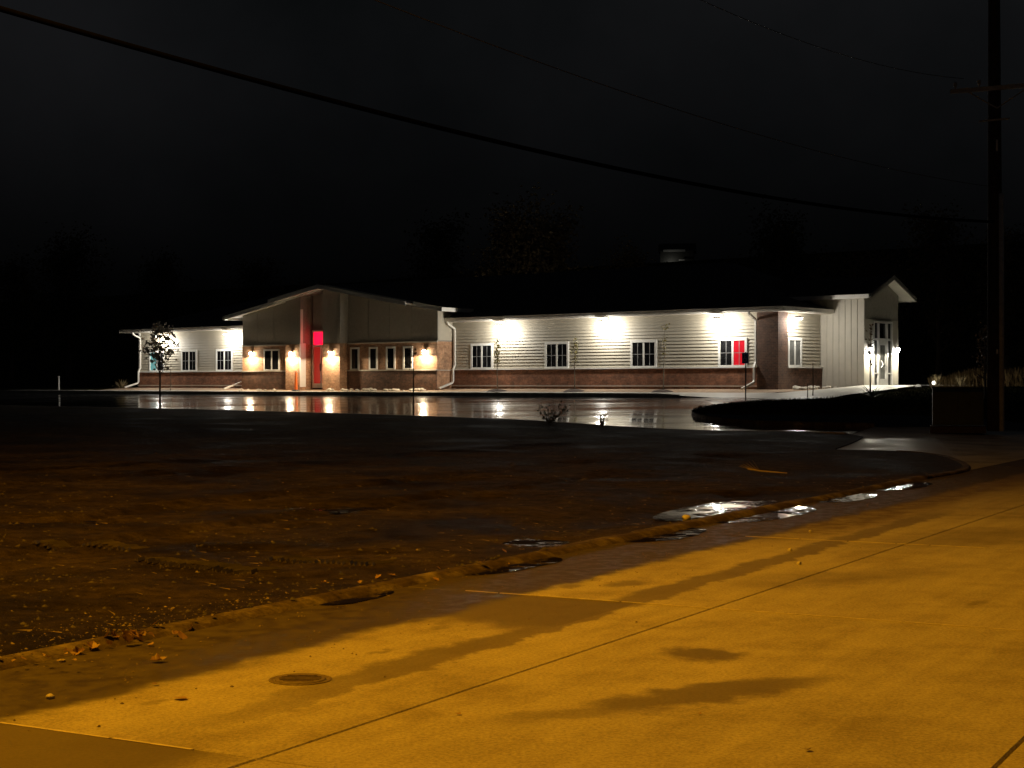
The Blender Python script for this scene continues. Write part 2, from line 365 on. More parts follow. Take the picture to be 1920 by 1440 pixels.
def leafmat(name, c1, c2, tr=0.25):
    t = NT(name); r = t.n('ShaderNodeObjectInfo').outputs['Random']; f = t.noise(t.pos(), 5.0, 3)
    t.set(Base_Color=t.ramp(f, 0.3, c1, 0.7, c2), Roughness=0.6)
    td = t.n('ShaderNodeBsdfTranslucent'); td.inputs[0].default_value = (*c2, 1)
    ms = t.n('ShaderNodeMixShader'); ms.inputs[0].default_value = tr
    out = t.t.nodes['Material Output']; t.l(t.b.outputs[0], ms.inputs[1]); t.l(td.outputs[0], ms.inputs[2]); t.l(ms.outputs[0], out.inputs[0])
leafmat('leaf_pale', (0.45, 0.37, 0.27), (0.68, 0.60, 0.48), 0.5)
leafmat('leaf_olive', (0.10, 0.09, 0.03), (0.22, 0.19, 0.07), 0.3)
leafmat('leaf_brown', (0.09, 0.05, 0.025), (0.17, 0.10, 0.05), 0.3)
leafmat('leaf_litter', (0.20, 0.11, 0.045), (0.42, 0.26, 0.11), 0.1)
leafmat('twig_far', (0.08, 0.065, 0.04), (0.16, 0.13, 0.075), 0.3)

# ------------------------------------------------------------------ mesh helpers
class MB:
    def __init__(s): s.v = []; s.f = []
    def add(s, vs, fs):
        k = len(s.v); s.v += [tuple(q) for q in vs]; s.f += [tuple(i+k for i in q) for q in fs]; return s
    def box(s, x0, x1, y0, y1, z0, z1):
        vs = [(x, y, z) for z in (z0, z1) for x, y in ((x0, y0), (x1, y0), (x1, y1), (x0, y1))]
        return s.add(vs, [(3, 2, 1, 0), (4, 5, 6, 7), (0, 1, 5, 4), (1, 2, 6, 5), (2, 3, 7, 6), (3, 0, 4, 7)])
    def prism(s, poly, y0, y1):                  # poly in (x,z), extruded along y
        n = len(poly); vs = [(x, y0, z) for x, z in poly]+[(x, y1, z) for x, z in poly]
        return s.add(vs, [tuple(range(n)), tuple(range(2*n-1, n-1, -1))]+[(i, i+n, (i+1) % n+n, (i+1) % n) for i in range(n)])
    def prism_x(s, poly, x0, x1):                # poly in (y,z), extruded along x
        n = len(poly); vs = [(x0, y, z) for y, z in poly]+[(x1, y, z) for y, z in poly]
        return s.add(vs, [tuple(range(n-1, -1, -1)), tuple(range(n, 2*n))]+[(i, (i+1) % n, (i+1) % n+n, i+n) for i in range(n)])
    def tube(s, pts, rads, n=8, cap=True, roll=0.0):
        pts = [Vector(q) for q in pts]
        if isinstance(rads, (int, float)): rads = [rads]*len(pts)
        k0 = len(s.v); side = None
        for i, p in enumerate(pts):
            d = (pts[min(i+1, len(pts)-1)]-pts[max(i-1, 0)])
            d = d.normalized() if d.length > 1e-9 else Vector((0, 0, 1))
            if side is None:
                side = d.cross(Vector((0, 0, 1)))
                if side.length < 0.05: side = d.cross(Vector((0, 1, 0)))
            else: side = side-d*side.dot(d)
            side.normalize(); up = d.cross(side)
            for j in range(n):
                an = 2*math.pi*j/n+roll
                s.v.append(tuple(p+(side*math.cos(an)+up*math.sin(an))*rads[i]))
        for i in range(len(pts)-1):
            for j in range(n):
                s.f.append((k0+i*n+j, k0+i*n+(j+1) % n, k0+(i+1)*n+(j+1) % n, k0+(i+1)*n+j))
        if cap:
            s.f.append(tuple(k0+j for j in range(n-1, -1, -1))); e = k0+(len(pts)-1)*n
            s.f.append(tuple(e+j for j in range(n)))
        return s
    def lathe(s, prof, c=(0, 0, 0), n=16):
        k = len(s.v); m = len(prof)
        for j in range(n):
            an = 2*math.pi*j/n
            for r, z in prof: s.v.append((c[0]+r*math.cos(an), c[1]+r*math.sin(an), c[2]+z))
        for j in range(n):
            for i in range(m-1):
                a0 = k+j*m+i; b0 = k+((j+1) % n)*m+i
                s.f.append((a0, b0, b0+1, a0+1))
        return s
    def mesh(s, name, mat, smooth=False):
        me = bpy.data.meshes.new(name); me.from_pydata(s.v, [], s.f); me.update()
        if mat: me.materials.append(MATS[mat])
        if smooth: me.polygons.foreach_set('use_smooth', [True]*len(me.polygons))
        return me
    def build(s, name, mat, parent=None, smooth=False, loc=None, rot=None):
        return link(name, s.mesh(name, mat, smooth), parent, loc, rot)
def link(name, data, parent=None, loc=None, rot=None):
    o = bpy.data.objects.new(name, data); COL.objects.link(o)
    if parent: o.parent = parent
    if loc is not None: o.location = loc
    if rot is not None: o.rotation_euler = rot
    return o
def tag(o, label, cat, group=None, kind=None):
    o['label'] = label; o['category'] = cat
    if group: o['group'] = group
    if kind: o['kind'] = kind
    return o
def structure(o, kind='structure'): o['kind'] = kind; return o
def empty(name, loc=(0, 0, 0), rz=0.0):
    o = link(name, None, None, loc, (0, 0, rz)); o.empty_display_size = 0.3; return o
def point_light(name, parent, loc, watts, col, radius=0.08, spot=None):
    d = bpy.data.lights.new(name, 'SPOT' if spot else 'POINT'); d.energy = watts; d.color = col; d.shadow_soft_size = radius
    if spot: d.spot_size = R(spot[0]); d.spot_blend = spot[1]
    o = link(name, d, parent, loc)
    return o

# ------------------------------------------------------------------ the ground: one triangulation, cut along the edges of the paved areas
near_edge = [W(-95, -21.5), W(-60, -22.5), (-22.28, 69.64), (-17.8, 65.94), (-13.6, 61.82), (-7.37, 55.28), (-2.65, 49.62), (-0.94, 47.1), (0.61, 45.48),
             (1.91, 44.08), (3.15, 42.9), (4.72, 41.75), (6.05, 41.22), (7.35, 40.86), (8.5, 40.3)]
apron_edge = [(8.62, 39.2), (7.9, 36.8), (6.75, 33.5), (6.72, 33.22), (6.95, 33.1), (7.48, 32.98), (7.98, 32.5), (8.24, 31.7), (8.32, 30.6), (8.17, 29.5), (7.85, 27.4), (7.31, 25.54), XY(23.9, BK)]
island = [(11.01, 63.52), (9.88, 61.74), (8.71, 59.38), (7.63, 57.22), (6.8, 55.16), (6.01, 52.56), (5.63, 50.42), (5.59, 48.64), (5.84, 47.34), (6.3, 46.12), (7.12, 45.44), (8.74, 44.7), (10.08, 44.5)]
apron_far = [(10.9, 44.9), (12.2, 45.3), (14.2, 45.2), XY(45.5, BK)]
def dens(pl, step):
    out = []
    for p, q in zip(pl[:-1], pl[1:]):
        n = max(1, int(math.dist(p, q)/step))
        out += [(p[0]+(q[0]-p[0])*i/n, p[1]+(q[1]-p[1])*i/n) for i in range(n)]
    return out+[pl[-1]]
def smoothpl(pl, it=2):
    for _ in range(it):
        o = [pl[0]]
        for p, q in zip(pl[:-1], pl[1:]):
            o += [(0.75*p[0]+0.25*q[0], 0.75*p[1]+0.25*q[1]), (0.25*p[0]+0.75*q[0], 0.25*p[1]+0.75*q[1])]
        pl = o+[pl[-1]]
    return pl
near_s = smoothpl(near_edge); apron_s = smoothpl(apron_edge, 2); isl_s = smoothpl(island, 2); far_s = smoothpl(apron_far, 1)
EDGE = [p for p in near_s+apron_s if p[1] > 20 and p[0] > -60]
kerb_line = [XY(-22+i*1.2, BK) for i in range(0, 39)]; kerb_line = [p for p in kerb_line if AB(*p)[0] < 23.8]+[XY(23.9, BK)]
kerb_far = [XY(45.5+i*3.0, BK) for i in range(0, 60)]
lot_poly = near_s+isl_s[::-1]+[W(4.2, -6.1), W(0.8, -4.0), W(-56, -4.0), W(-95, -4.0)]
walk_poly = [W(-56, -4), W(0.8, -4), W(4.2, -6.1), W(5.0, -4.5), W(5.0, 3.4), W(6.6, 4.6), W(6.6, 8.2), W(2.25, 8.2), W(2.25, 3.7), W(1.2, -1.8), W(0.0, -2.2), W(-56, -2.2)]
apron_poly = [near_s[-1]]+apron_s+[XY(a_, BK) for a_ in (27, 31, 36, 41)]+far_s[::-1]+[isl_s[-1]]
field_poly = near_s+apron_s+kerb_line[::-1]+[(-120, -10), (-125, 90)]
bed_poly = [W(-47.5, -2.2), W(0.0, -2.2), W(1.2, -1.8), W(2.25, 3.7), W(2.25, 4.2), W(-0.3, 4.2), W(-0.3, 0.3), W(-47.5, 0.3)]
road_poly = [XY(-30, BK), XY(230, BK), XY(230, -5.2), XY(-30, -5.2)]
def inside(p, poly):
    x, y = p; c = False; j = len(poly)-1
    for i in range(len(poly)):
        xi, yi = poly[i]; xj, yj = poly[j]
        if (yi > y) != (yj > y) and x < (xj-xi)*(y-yi)/(yj-yi)+xi: c = not c
        j = i
    return c
pts = []; edges = []
def addpoly(poly, step=1.5, closed=True):
    pl = dens(list(poly)+([poly[0]] if closed else []), step)
    if closed: pl = pl[:-1]
    k = len(pts); pts.extend(Vector(p) for p in pl); n = len(pl)
    edges.extend((k+i, k+(i+1) % n) for i in range(n if closed else n-1))
for pl, st in ((lot_poly, 1.5), (walk_poly, 1.5), (apron_poly, 0.8), (field_poly, 0.9), (bed_poly, 1.5), (road_poly, 2.0)): addpoly(pl, st)
addpoly([XY(-30, BK+0.13), XY(23.6, BK+0.13)], 0.6, False)
y = 5.0; rr = random.Random(5)
while y < 430:
    stp = 0.0125 if y < 24 else (0.02 if y < 70 else 0.05)
    lim = 0.44 if y < 70 else 0.55; xs = -lim
    while xs < lim:
        pts.append(Vector(((xs+rr.uniform(-.3, .3)*stp)*y, y*(1+rr.uniform(-.3, .3)*stp))))
        xs += stp*(0.85 if y < 24 else 1.2)
    y *= 1+stp
for X_ in range(-300, 301, 20):
    for Y_ in range(-60, 461, 20):
        if Y_ < 5 or abs(X_) > 0.55*Y_: pts.append(Vector((X_+0.1, Y_+0.1)))
vo, eo, fo, *_ = delaunay_2d_cdt(pts, edges, [], 0, 1e-4)
reg = {k: [] for k in ('lot', 'walk', 'apron', 'field', 'bed', 'road', 'ground')}
def bbox(pl): return (min(p[0] for p in pl), max(p[0] for p in pl), min(p[1] for p in pl), max(p[1] for p in pl))
kstrip = [XY(-30, BK-0.05), XY(23.6, BK-0.05), XY(23.6, BK+0.13), XY(-30, BK+0.13)]
POLYS = [('road', road_poly), ('road', kstrip), ('walk', walk_poly), ('lot', lot_poly), ('apron', apron_poly), ('bed', bed_poly), ('field', field_poly)]
POLYS = [(n, p, bbox(p)) for n, p in POLYS]
for f in fo:
    cx = sum(vo[i][0] for i in f)/3; cy = sum(vo[i][1] for i in f)/3
    for n, p, bb in POLYS:
        if bb[0] <= cx <= bb[1] and bb[2] <= cy <= bb[3] and inside((cx, cy), p): reg[n].append(f); break
    else: reg['ground'].append(f)
def region(name, key, zf, mat, smooth=True):
    idx = {}; vs = []; fs = []
    for f in reg[key]:
        q = []
        for i in f:
            if i not in idx: idx[i] = len(vs); x, y = vo[i]; vs.append((x, y, zf(x, y)))
            q.append(idx[i])
        a_, b_, c_ = (vs[i] for i in q)
        if (b_[0]-a_[0])*(c_[1]-a_[1])-(b_[1]-a_[1])*(c_[0]-a_[0]) < 0: q.reverse()
        fs.append(tuple(q))
    m = MB(); m.v = vs; m.f = fs
    return structure(m.build(name, mat, None, smooth))
region('parking_lot', 'lot', z_lot, 'lot_asphalt')
region('sidewalk', 'walk', z_walk, 'walk_concrete')
region('driveway_apron', 'apron', z_lot, 'apron_concrete')
region('planting_bed', 'bed', z_bed, 'bed_soil')
region('dirt_field', 'field', z_field, 'dirt')
region('ground', 'ground', z_ground, 'lawn')

# kerbs round the paved areas (top flush with the land behind, face down to the pavement)
def kerb(name, line, ztop, zbot, wid, side, mat='kerb_concrete'):
    pl = dens(line, 1.2); m = MB(); n = len(pl)
    for i, p in enumerate(pl):
        q0 = Vector(pl[max(i-1, 0)]); q1 = Vector(pl[min(i+1, n-1)]); d = (q1-q0).normalized(); nn = Vector((-d.y, d.x))*side
        a_ = Vector(p)-nn*0.03; b_ = Vector(p)+nn*wid
        zt = ztop(*p)
        m.v += [(a_.x, a_.y, zbot(*p)-0.05), (a_.x+nn.x*0.025, a_.y+nn.y*0.025, zt-0.02), (a_.x+nn.x*0.05, a_.y+nn.y*0.05, zt), (b_.x, b_.y, zt), (b_.x, b_.y, zt-0.25)]
    for i in range(n-1):
        for j in range(4):
            q = (i*5+j, i*5+j+1, i*5+j+6, i*5+j+5); m.f.append(q if side < 0 else q[::-1])
    return structure(m.build(name, mat))
kerb('kerb', [W(-56, -4), W(-2.6, -4)], lambda x, y: z_walk(x, y)+0.012, z_lot, 0.16, 1)
kerb('kerb', isl_s, lambda x, y: z_lot(x, y)+0.004+0.106*sm((math.dist((x, y), isl_s[0])-0.3)/4.0), z_lot, 0.16, 1, 'kerb_muddy')
kerb('kerb', near_s[:-1], lambda x, y: z_lot(x, y)+0.06, z_lot, 0.16, -1)

# ------------------------------------------------------------------ the street: concrete slabs with open joints, kerb stones along it
road = MB()
for a0 in range(-30, 230, 10):
    p = [XY(a0, -3.62), XY(a0+10, -3.62), XY(a0+10, BK), XY(a0, BK)]
    road.add([(*q, -0.03) for q in p], [(0, 3, 2, 1)])
road = structure(road.build('road', 'mulch'))
def slab_mesh(L, Wd, name, ztop=0.0, dep=0.05, ch=0.007, mat='road_concrete'):
    m = MB(); l, w = L/2, Wd/2
    v = [(-l, -w, ztop-dep), (l, -w, ztop-dep), (l, w, ztop-dep), (-l, w, ztop-dep), (-l, -w, ztop-ch), (l, -w, ztop-ch), (l, w, ztop-ch), (-l, w, ztop-ch),
         (-l+ch, -w+ch, ztop), (l-ch, -w+ch, ztop), (l-ch, w-ch, ztop), (-l+ch, w-ch, ztop)]
    f = [(8, 9, 10, 11)]+[(i, (i+1) % 4, 4+(i+1) % 4, 4+i) for i in range(4)]+[(4+i, 4+(i+1) % 4, 8+(i+1) % 4, 8+i) for i in range(4)]
    return m.add(v, f).mesh(name, mat)
RZ = math.atan2(DY, DX)
sl = slab_mesh(4.575-0.007, 2.44-0.009, 'concrete_slab'); rs = random.Random(2)
for k in range(-4, 22):
    for j in range(4):
        a_c = 4.785+4.575*(k+0.5); b_c = 3.70+2.44*(j-2.5)
        x, y = XY(a_c, b_c)
        if y < -14: continue
        link('concrete_slab', sl, road, (x, y, rs.uniform(-0.0015, 0.0015)), (0, 0, RZ))
for (a_, b0, b1) in ((4.785, 4.05, 5.6), (9.36, 0.2, 5.5), (13.935, -1.0, 5.2)):  # broken pale strips laid along some cross joints
    b_ = b1
    while b_ > b0:
        L_ = rs.uniform(0.25, 0.7); x, y = XY(a_, b_-L_/2)
        if rs.random() < 0.9:
            MB().box(-0.008, 0.008, -L_/2, L_/2-0.02, -0.02, 0.0022+rs.uniform(0, 0.001)).build('joint_strip', 'joint_pale', road, False, (x, y, 0), (0, 0, RZ+rs.uniform(-0.004, 0.004)))
        b_ -= L_
kerb_root = structure(MB().box(0, 0.01, 0, 0.01, -0.3, -0.29).build('road_kerb', 'kerb_concrete'))
km = MB(); L = 3.05/2-0.004
prof = [(-0.02, -0.05), (0.0, 0.0), (0.03, 0.018), (0.07, 0.034), (0.11, 0.040), (0.18, 0.038), (0.18, -0.1)]
km.v = [(sx_*L, y_, z_) for sx_ in (-1, 1) for y_, z_ in prof]; n = len(prof)
km.f = [(i, i+n, i+n+1, i+1) for i in range(n-1)]+[tuple(range(n)), tuple(range(2*n-1, n-1, -1))]
km = km.mesh('kerb_stone', 'kerb_muddy')
for k in range(-7, 8):
    a_c = 22.3-3.05*(7-k)+0
    x, y = XY(a_c, BK); link('kerb_stone', km, kerb_root, (x, y, 0.0), (0, 0, RZ))
kl = [XY(23.85, BK)]+apron_s[::-1][1:8]
kerb('kerb', [p for p in apron_s[::-1] if p[1] < 32.6], lambda x, y: z_lot(x, y)+0.035, z_lot, 0.12, 1, 'kerb_muddy')
kerb('kerb', kerb_far, lambda x, y: 0.13, lambda x, y: 0.0, 0.2, 1)

# ------------------------------------------------------------------ standing water
def puddle(name, label, pl, z, seed=1):
    m = MB(); m.add([(x, y, z) for x, y in pl], [tuple(range(len(pl)))])
    o = m.build(name, 'puddle_water'); return tag(o, label, 'puddle', 'puddles of rain water')
def gutter_puddle(label, a0, a1, b_in, seed):
    r_ = random.Random(seed); N = 26; lo = []; hi = []
    for i in range(N+1):
        t_ = i/N; a_ = lerp(a0, a1, t_); e = math.sin(math.pi*t_)**0.45
        wv = 0.12*noise.noise(Vector((a_*0.9, seed*3.3, 0)))+0.06*noise.noise(Vector((a_*3.1, seed*3.3, 0)))
        lo.append(XY(a_, BK-0.03-(BK-b_in+wv)*e)); hi.append(XY(a_, BK-0.012))
    return puddle('puddle', label, lo+hi[::-1], 0.0045)
for q, (lab, a0, a1, bi) in enumerate((('small puddle in the gutter beside the first slab joint past the litter pile', 8.3, 9.1, 5.84), ('narrow puddle against the kerb by the second slab joint', 10.1, 11.5, 5.70),
        ('long thin puddle under the muddy kerb', 12.9, 14.5, 5.60), ('thin bright puddle in the gutter opposite the broad mud puddle', 15.1, 17.6, 5.52), ('glinting puddle in the gutter before the driveway bend', 18.3, 20.1, 5.58), ('last gutter puddle at the start of the driveway bend', 20.7, 22.9, 5.55))):
    gutter_puddle(lab, a0, a1, bi, q+1)
pl = []
for i in range(60):
    an = 2*math.pi*i/60; k_ = 1+0.22*noise.noise(Vector((math.cos(an)*2.2, math.sin(an)*2.2, 4.4)))+0.10*noise.noise(Vector((math.cos(an)*6, math.sin(an)*6, 1.4)))
    pl.append(XY(SPILL[0]+1.6*math.cos(an)*k_, max(BK+0.10, SPILL[1]+0.5*math.sin(an)*k_)))
puddle('puddle', 'broad rippled puddle in the mud behind the kerb beside the tan stone', pl, z_field(*XY(*SPILL))+0.022)
for cx, cy, rx, ry, dep, lab in HOLLOWS:
    zc = z_field(cx, cy)
    pl = [(cx+rx*1.25*math.cos(2*math.pi*i/28), cy+ry*1.25*math.sin(2*math.pi*i/28)) for i in range(28)]
    puddle('puddle', lab, pl, zc+dep*0.45)

# ------------------------------------------------------------------ the building
bld = tag(empty('clinic_building', (C0[0], C0[1], BZ), -PHI), 'long single storey building with beige lap siding, brick base and gabled entrance', 'building')
EZ, FB = 3.57, 3.38                          # eave top and fascia bottom
UL = -46.25                                  # left end
CL, CR, CV = -34.9, -19.5, -1.2              # centre block
w = MB().box(UL, CL, 0.0, 0.3, 0.05, 3.42); wall_l = w.build('wall', 'siding', bld)
w = MB().box(CR, -0.02, 0.0, 0.3, 0.05, 3.42); wall_m = w.build('wall', 'siding', bld)
w = MB().box(-0.3, 0.0, 0.31, 3.78, 0.05, 3.42); wall_s = w.build('wall', 'siding', bld)
def boards(parent, x0, x1, z0, z1, side=False):
    n = round((z1-z0)/0.152); h = (z1-z0)/n
    prof = [(0.0, 0.0), (-0.042, 0.0), (-0.042, 0.010), (-0.004, h), (0.0, h)]
    m = MB()
    if side: m.v = [(-y_, x, z_) for x in (x0, x1) for y_, z_ in prof]
    else: m.v = [(x, y_, z_) for x in (x0, x1) for y_, z_ in prof]
    k = 5; m.f = [(i, (i+1) % k, (i+1) % k+k, i+k) for i in range(k)]+[tuple(range(k)), tuple(range(2*k-1, k-1, -1))]
    me = m.mesh('siding_board', 'siding')
    bm = bmesh.new(); bm.from_mesh(me); bmesh.ops.recalc_face_normals(bm, faces=bm.faces); bm.to_mesh(me); bm.free()
    for i in range(n): link('siding_board', me, parent, (0, 0, z0+i*h+0.001))
boards(wall_l, UL+0.05, CL-0.01, 0.95, 3.40)
boards(wall_m, CR+0.01, -1.0, 0.95, 3.40)
boards(wall_s, 0.70, 3.74, 0.95, 3.40, True)
# corner boards
MB().box(UL-0.03, UL+0.09, -0.06, 0.25, 0.95, 3.40).build('corner_trim', 'trim', bld)
# brick base, cap and the pale ledge at its foot
def base_run(x0, x1):
    b_ = MB().box(x0, x1, -0.10, -0.003, -0.25, 0.885).build('brick_base', 'brick', bld)
    MB().box(x0-0.01, x1+0.004, -0.155, -0.002, 0.888, 0.945).build('sill_cap', 'trim', b_)
    MB().box(x0, x1, -0.135, -0.102, 0.045, 0.095).build('base_ledge', 'cap_stone', b_)
base_run(UL-0.02, CL-0.004); base_run(CR+0.004, -0.984)
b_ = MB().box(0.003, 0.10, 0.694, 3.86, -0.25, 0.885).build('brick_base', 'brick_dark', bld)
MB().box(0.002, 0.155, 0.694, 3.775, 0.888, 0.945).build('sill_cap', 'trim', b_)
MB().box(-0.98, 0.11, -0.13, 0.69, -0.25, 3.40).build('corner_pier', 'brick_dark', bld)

def window(x0, x1, z0, z1, v, kind=('glass_dark', 'glass_dark'), side=False, grid=True, trim=0.12, label=None, single=False):
    def M(): return MB()
    def fix(m):
        if side: m.v = [(-y_, x, z_) for x, y_, z_ in m.v]
        return m
    d0, d1 = v-0.055, v-0.004
    m = M().box(x0, x1, d0, d1, z1-trim, z1).box(x0, x1, d0, d1, z0, z0+trim*0.6).box(x0, x0+trim, d0, d1, z0+trim*0.6, z1-trim).box(x1-trim, x1, d0, d1, z0+trim*0.6, z1-trim)
    wd = fix(m).build('window', 'trim', bld)
    if label: wd['label'] = label
    xi0, xi1, zi0, zi1 = x0+trim, x1-trim, z0+trim*0.6, z1-trim
    if single: cols = [(xi0, xi1)]
    else:
        xm = (x0+x1)/2; cols = [(xi0, xm-0.05), (xm+0.05, xi1)]
        fix(M().box(xm-0.05, xm+0.05, d0+0.012, d1, zi0, zi1)).build('mullion', 'trim', wd)
    for (a_, c_), kd in zip(cols, kind):
        fix(M().box(a_, c_, v-0.030, v-0.022, zi0, zi1)).build('pane', kd, wd)
        if grid:
            xm = (a_+c_)/2; zm = (zi0+zi1)/2
            fix(M().box(xm-0.014, xm+0.014, v-0.036, v-0.031, zi0, zi1).box(a_, xm-0.0145, v-0.036, v-0.031, zm-0.012, zm+0.012).box(xm+0.0145, c_, v-0.036, v-0.031, zm-0.012, zm+0.012)).build('grille', 'grille', wd)
    return wd
window(-3.07, -1.54, 0.947, 2.25, -0.02, ('glass_dark', 'red_window'), label='window with its right sash lit red')
window(-8.01, -6.48, 0.947, 2.25, -0.02)
window(-13.26, -11.74, 0.947, 2.25, -0.02)
window(-18.2, -16.67, 0.947, 2.25, -0.02)
window(-45.2, -43.67, 0.947, 2.25, -0.02, ('teal_lit', 'glass_dark'), label='window glowing teal behind the leafy tree')
window(-42.02, -40.5, 0.947, 2.25, -0.02)
window(-38.7, -37.15, 0.947, 2.25, -0.02)
window(0.80, 2.02, 0.947, 2.25, -0.02, ('glass_pale', 'glass_pale'), side=True, grid=False, label='side window with pale blinds')

# centre block: brick below, panels above, two piers and a recessed door
RZ0, RS, RU = 5.54, 0.172, -27.2
def zroof(u): return RZ0-RS*abs(u-RU)-0.10
P1, P2, P3, P4 = -30.5, -29.3, -27.5, -26.13
BT = 2.37
def block(x0, x1, y0, y1, lower='brick_tan'):
    lo = MB().box(x0, x1, y0, y1, -0.25, BT).build('wall', lower, bld)
    pr = [(x0, BT+0.004), (x1, BT+0.004), (x1, zroof(x1))]+([(RU, zroof(RU))] if x0 < RU < x1 else [])+[(x0, zroof(x0))]
    MB().prism(pr, y0+0.02, y1).build('upper_wall', 'stucco', bld)
    return lo
bl = block(CL, P1-0.003, CV, 1.5); br = block(P4+0.003, CR, CV, 1.5)
block(P1, P2, -1.8, 1.5); block(P3, P4, -1.8, 1.5)
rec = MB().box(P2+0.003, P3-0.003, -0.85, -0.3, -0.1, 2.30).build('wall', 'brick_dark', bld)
MB().prism([(P2+0.003, 2.304), (P3-0.003, 2.304), (P3-0.003, zroof(P3)), (P2+0.003, zroof(P2))], -0.85, -0.3).build('upper_wall', 'stucco', bld)
def wains(x0, x1, p):
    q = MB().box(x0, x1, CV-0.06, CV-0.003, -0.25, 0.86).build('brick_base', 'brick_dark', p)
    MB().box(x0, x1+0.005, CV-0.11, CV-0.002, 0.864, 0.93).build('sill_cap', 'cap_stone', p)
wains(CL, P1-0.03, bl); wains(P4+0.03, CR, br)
MB().box(CR+0.003, CR+0.06, CV-0.05, -0.16, 0.864, 0.90).build('sill_cap', 'cap_stone', br)
MB().box(CL, P1-0.01, CV-0.05, CV+0.01, BT-0.05, BT+0.03).build('band', 'cap_stone', bld)
MB().box(P4+0.01, CR+0.03, CV-0.05, CV+0.01, BT-0.05, BT+0.03).build('band', 'cap_stone', bld)
MB().box(P2+0.004, P2+0.05, -1.83, -1.42, 0.0, BT+0.05).build('corner_trim', 'trim', bld)
MB().box(P2+0.004, P2+0.03, -1.80, -1.62, BT+0.06, 4.3).build('corner_trim', 'trim', bld)
MB().box(CR+0.004, CR+0.03, -1.16, -0.06, BT+0.06, 3.95).build('return_panel', 'siding', bld)
# panel joints of the upper wall
for x in (-33.6, -32.2, -24.6, -23.0, -21.4):
    MB().box(x-0.02, x+0.02, CV+0.008, CV+0.021, BT+0.05, zroof(x)-0.05).build('panel_joint', 'stucco', bld)
window(-33.0, -31.65, 0.935, 2.14, CV, trim=0.09, grid=False)
for x0, x1 in ((-25.9, -25.22), (-24.47, -23.82), (-23.18, -22.50), (-21.92, -21.22)):
    window(x0, x1, 0.935, 2.15, CV, ('glass_dark',), trim=0.10, grid=False, single=True)
# recessed door with its red lit transom
door = MB().box(P2+0.10, P2+0.20, -1.00, -0.86, -0.05, 3.15).box(P3-0.10, P3-0.004, -1.00, -0.86, -0.05, 3.15).box(P2+0.201, P3-0.101, -1.00, -0.86, 3.05, 3.15).box(P2+0.201, P3-0.101, -1.00, -0.86, 2.22, 2.34).box(P2+0.201, P3-0.101, -1.00, -0.86, -0.05, 0.2)
door = door.build('door', 'trim', bld); door['label'] = 'recessed front door with a red lit transom'
MB().box(P2+0.201, P3-0.101, -0.94, -0.92, 2.341, 3.049).build('transom', 'red_lit', door)
MB().box(P2+0.75, P2+0.85, -0.99, -0.87, 0.201, 2.219).build('stile', 'trim', door)
MB().box(P2+0.201, P2+0.749, -0.94, -0.92, 0.201, 2.219).build('pane', 'red_dim', door)
MB().box(P2+0.851, P3-0.101, -0.94, -0.92, 0.201, 2.219).build('pane', 'red_dim', door)
MB().box(P2+0.77, P2+0.81, -1.06, -1.00, 0.9, 1.3).build('handle', 'dark_metal', door)

# entrance wing on the right with its glass door
EV0, EV1, EU = 3.78, 7.06, 2.23
EVM = (EV0+EV1)/2
def zwing(v): return 5.12-0.42*abs(v-EVM)-0.11
wg = MB().prism_x([(EV0, -0.1), (EV1, -0.1), (EV1, zwing(EV1)), (EVM, zwing(EVM)), (EV0, zwing(EV0))], -6.0, EU).build('wing_wall', 'batten', bld)
for i in range(8):
    x = 0.02+i*0.31
    if x > EU-0.04: break
    MB().box(x-0.022, x+0.022, EV0-0.025, EV0-0.002, 0.02, 4.0).build('batten', 'batten', wg)
MB().box(EU-0.11, EU+0.03, EV0-0.03, EV0+0.06, 0.0, 4.05).build('corner_trim', 'batten', wg)
m = MB(); x0, x1 = EU+0.003, EU+0.03
m.prism_x([(EV0+0.07, 3.12), (EV1, 3.12), (EV1, zwing(EV1)-0.03), (EVM, zwing(EVM)-0.03), (EV0+0.07, zwing(EV0+0.07)-0.03)], x0, x1)
m.build('gable_panel', 'stucco', wg)
DV0, DV1, DZ0, DZ1 = 4.49, 6.36, 0.12, 3.05
dr = MB().box(EU+0.004, EU+0.12, DV0, DV0+0.09, DZ0, DZ1).box(EU+0.004, EU+0.12, DV1-0.09, DV1, DZ0, DZ1).box(EU+0.004, EU+0.12, DV0+0.0905, DV1-0.0905, DZ1-0.09, DZ1).build('entrance_door', 'aluminium', bld)
dr['label'] = 'tall glazed entrance door with sidelights and transom'
s0, s1 = DV0+0.52, DV1-0.52
for y_ in (s0, s1): MB().box(EU+0.006, EU+0.11, y_-0.05, y_+0.05, DZ0, DZ1-0.0905).build('mullion', 'aluminium', dr)
for y0_, y1_ in ((DV0+0.0905, s0-0.0505), (s0+0.0505, s1-0.0505), (s1+0.0505, DV1-0.0905)):
    MB().box(EU+0.006, EU+0.10, y0_, y1_, 2.16, 2.26).build('transom_bar', 'aluminium', dr)
    MB().box(EU+0.02, EU+0.03, y0_, y1_, 2.262, DZ1-0.091).build('pane', 'glass_dark', dr)
for y0_, y1_ in ((DV0+0.0905, s0-0.0505), (s1+0.0505, DV1-0.0905)):
    MB().box(EU+0.02, EU+0.03, y0_, y1_, DZ0, 2.158).build('pane', 'glass_dark', dr)
    MB().box(EU+0.035, EU+0.09, y0_, y1_, 0.62, 0.68).build('rail', 'aluminium', dr)
y0_, y1_ = s0+0.0505, s1-0.0505
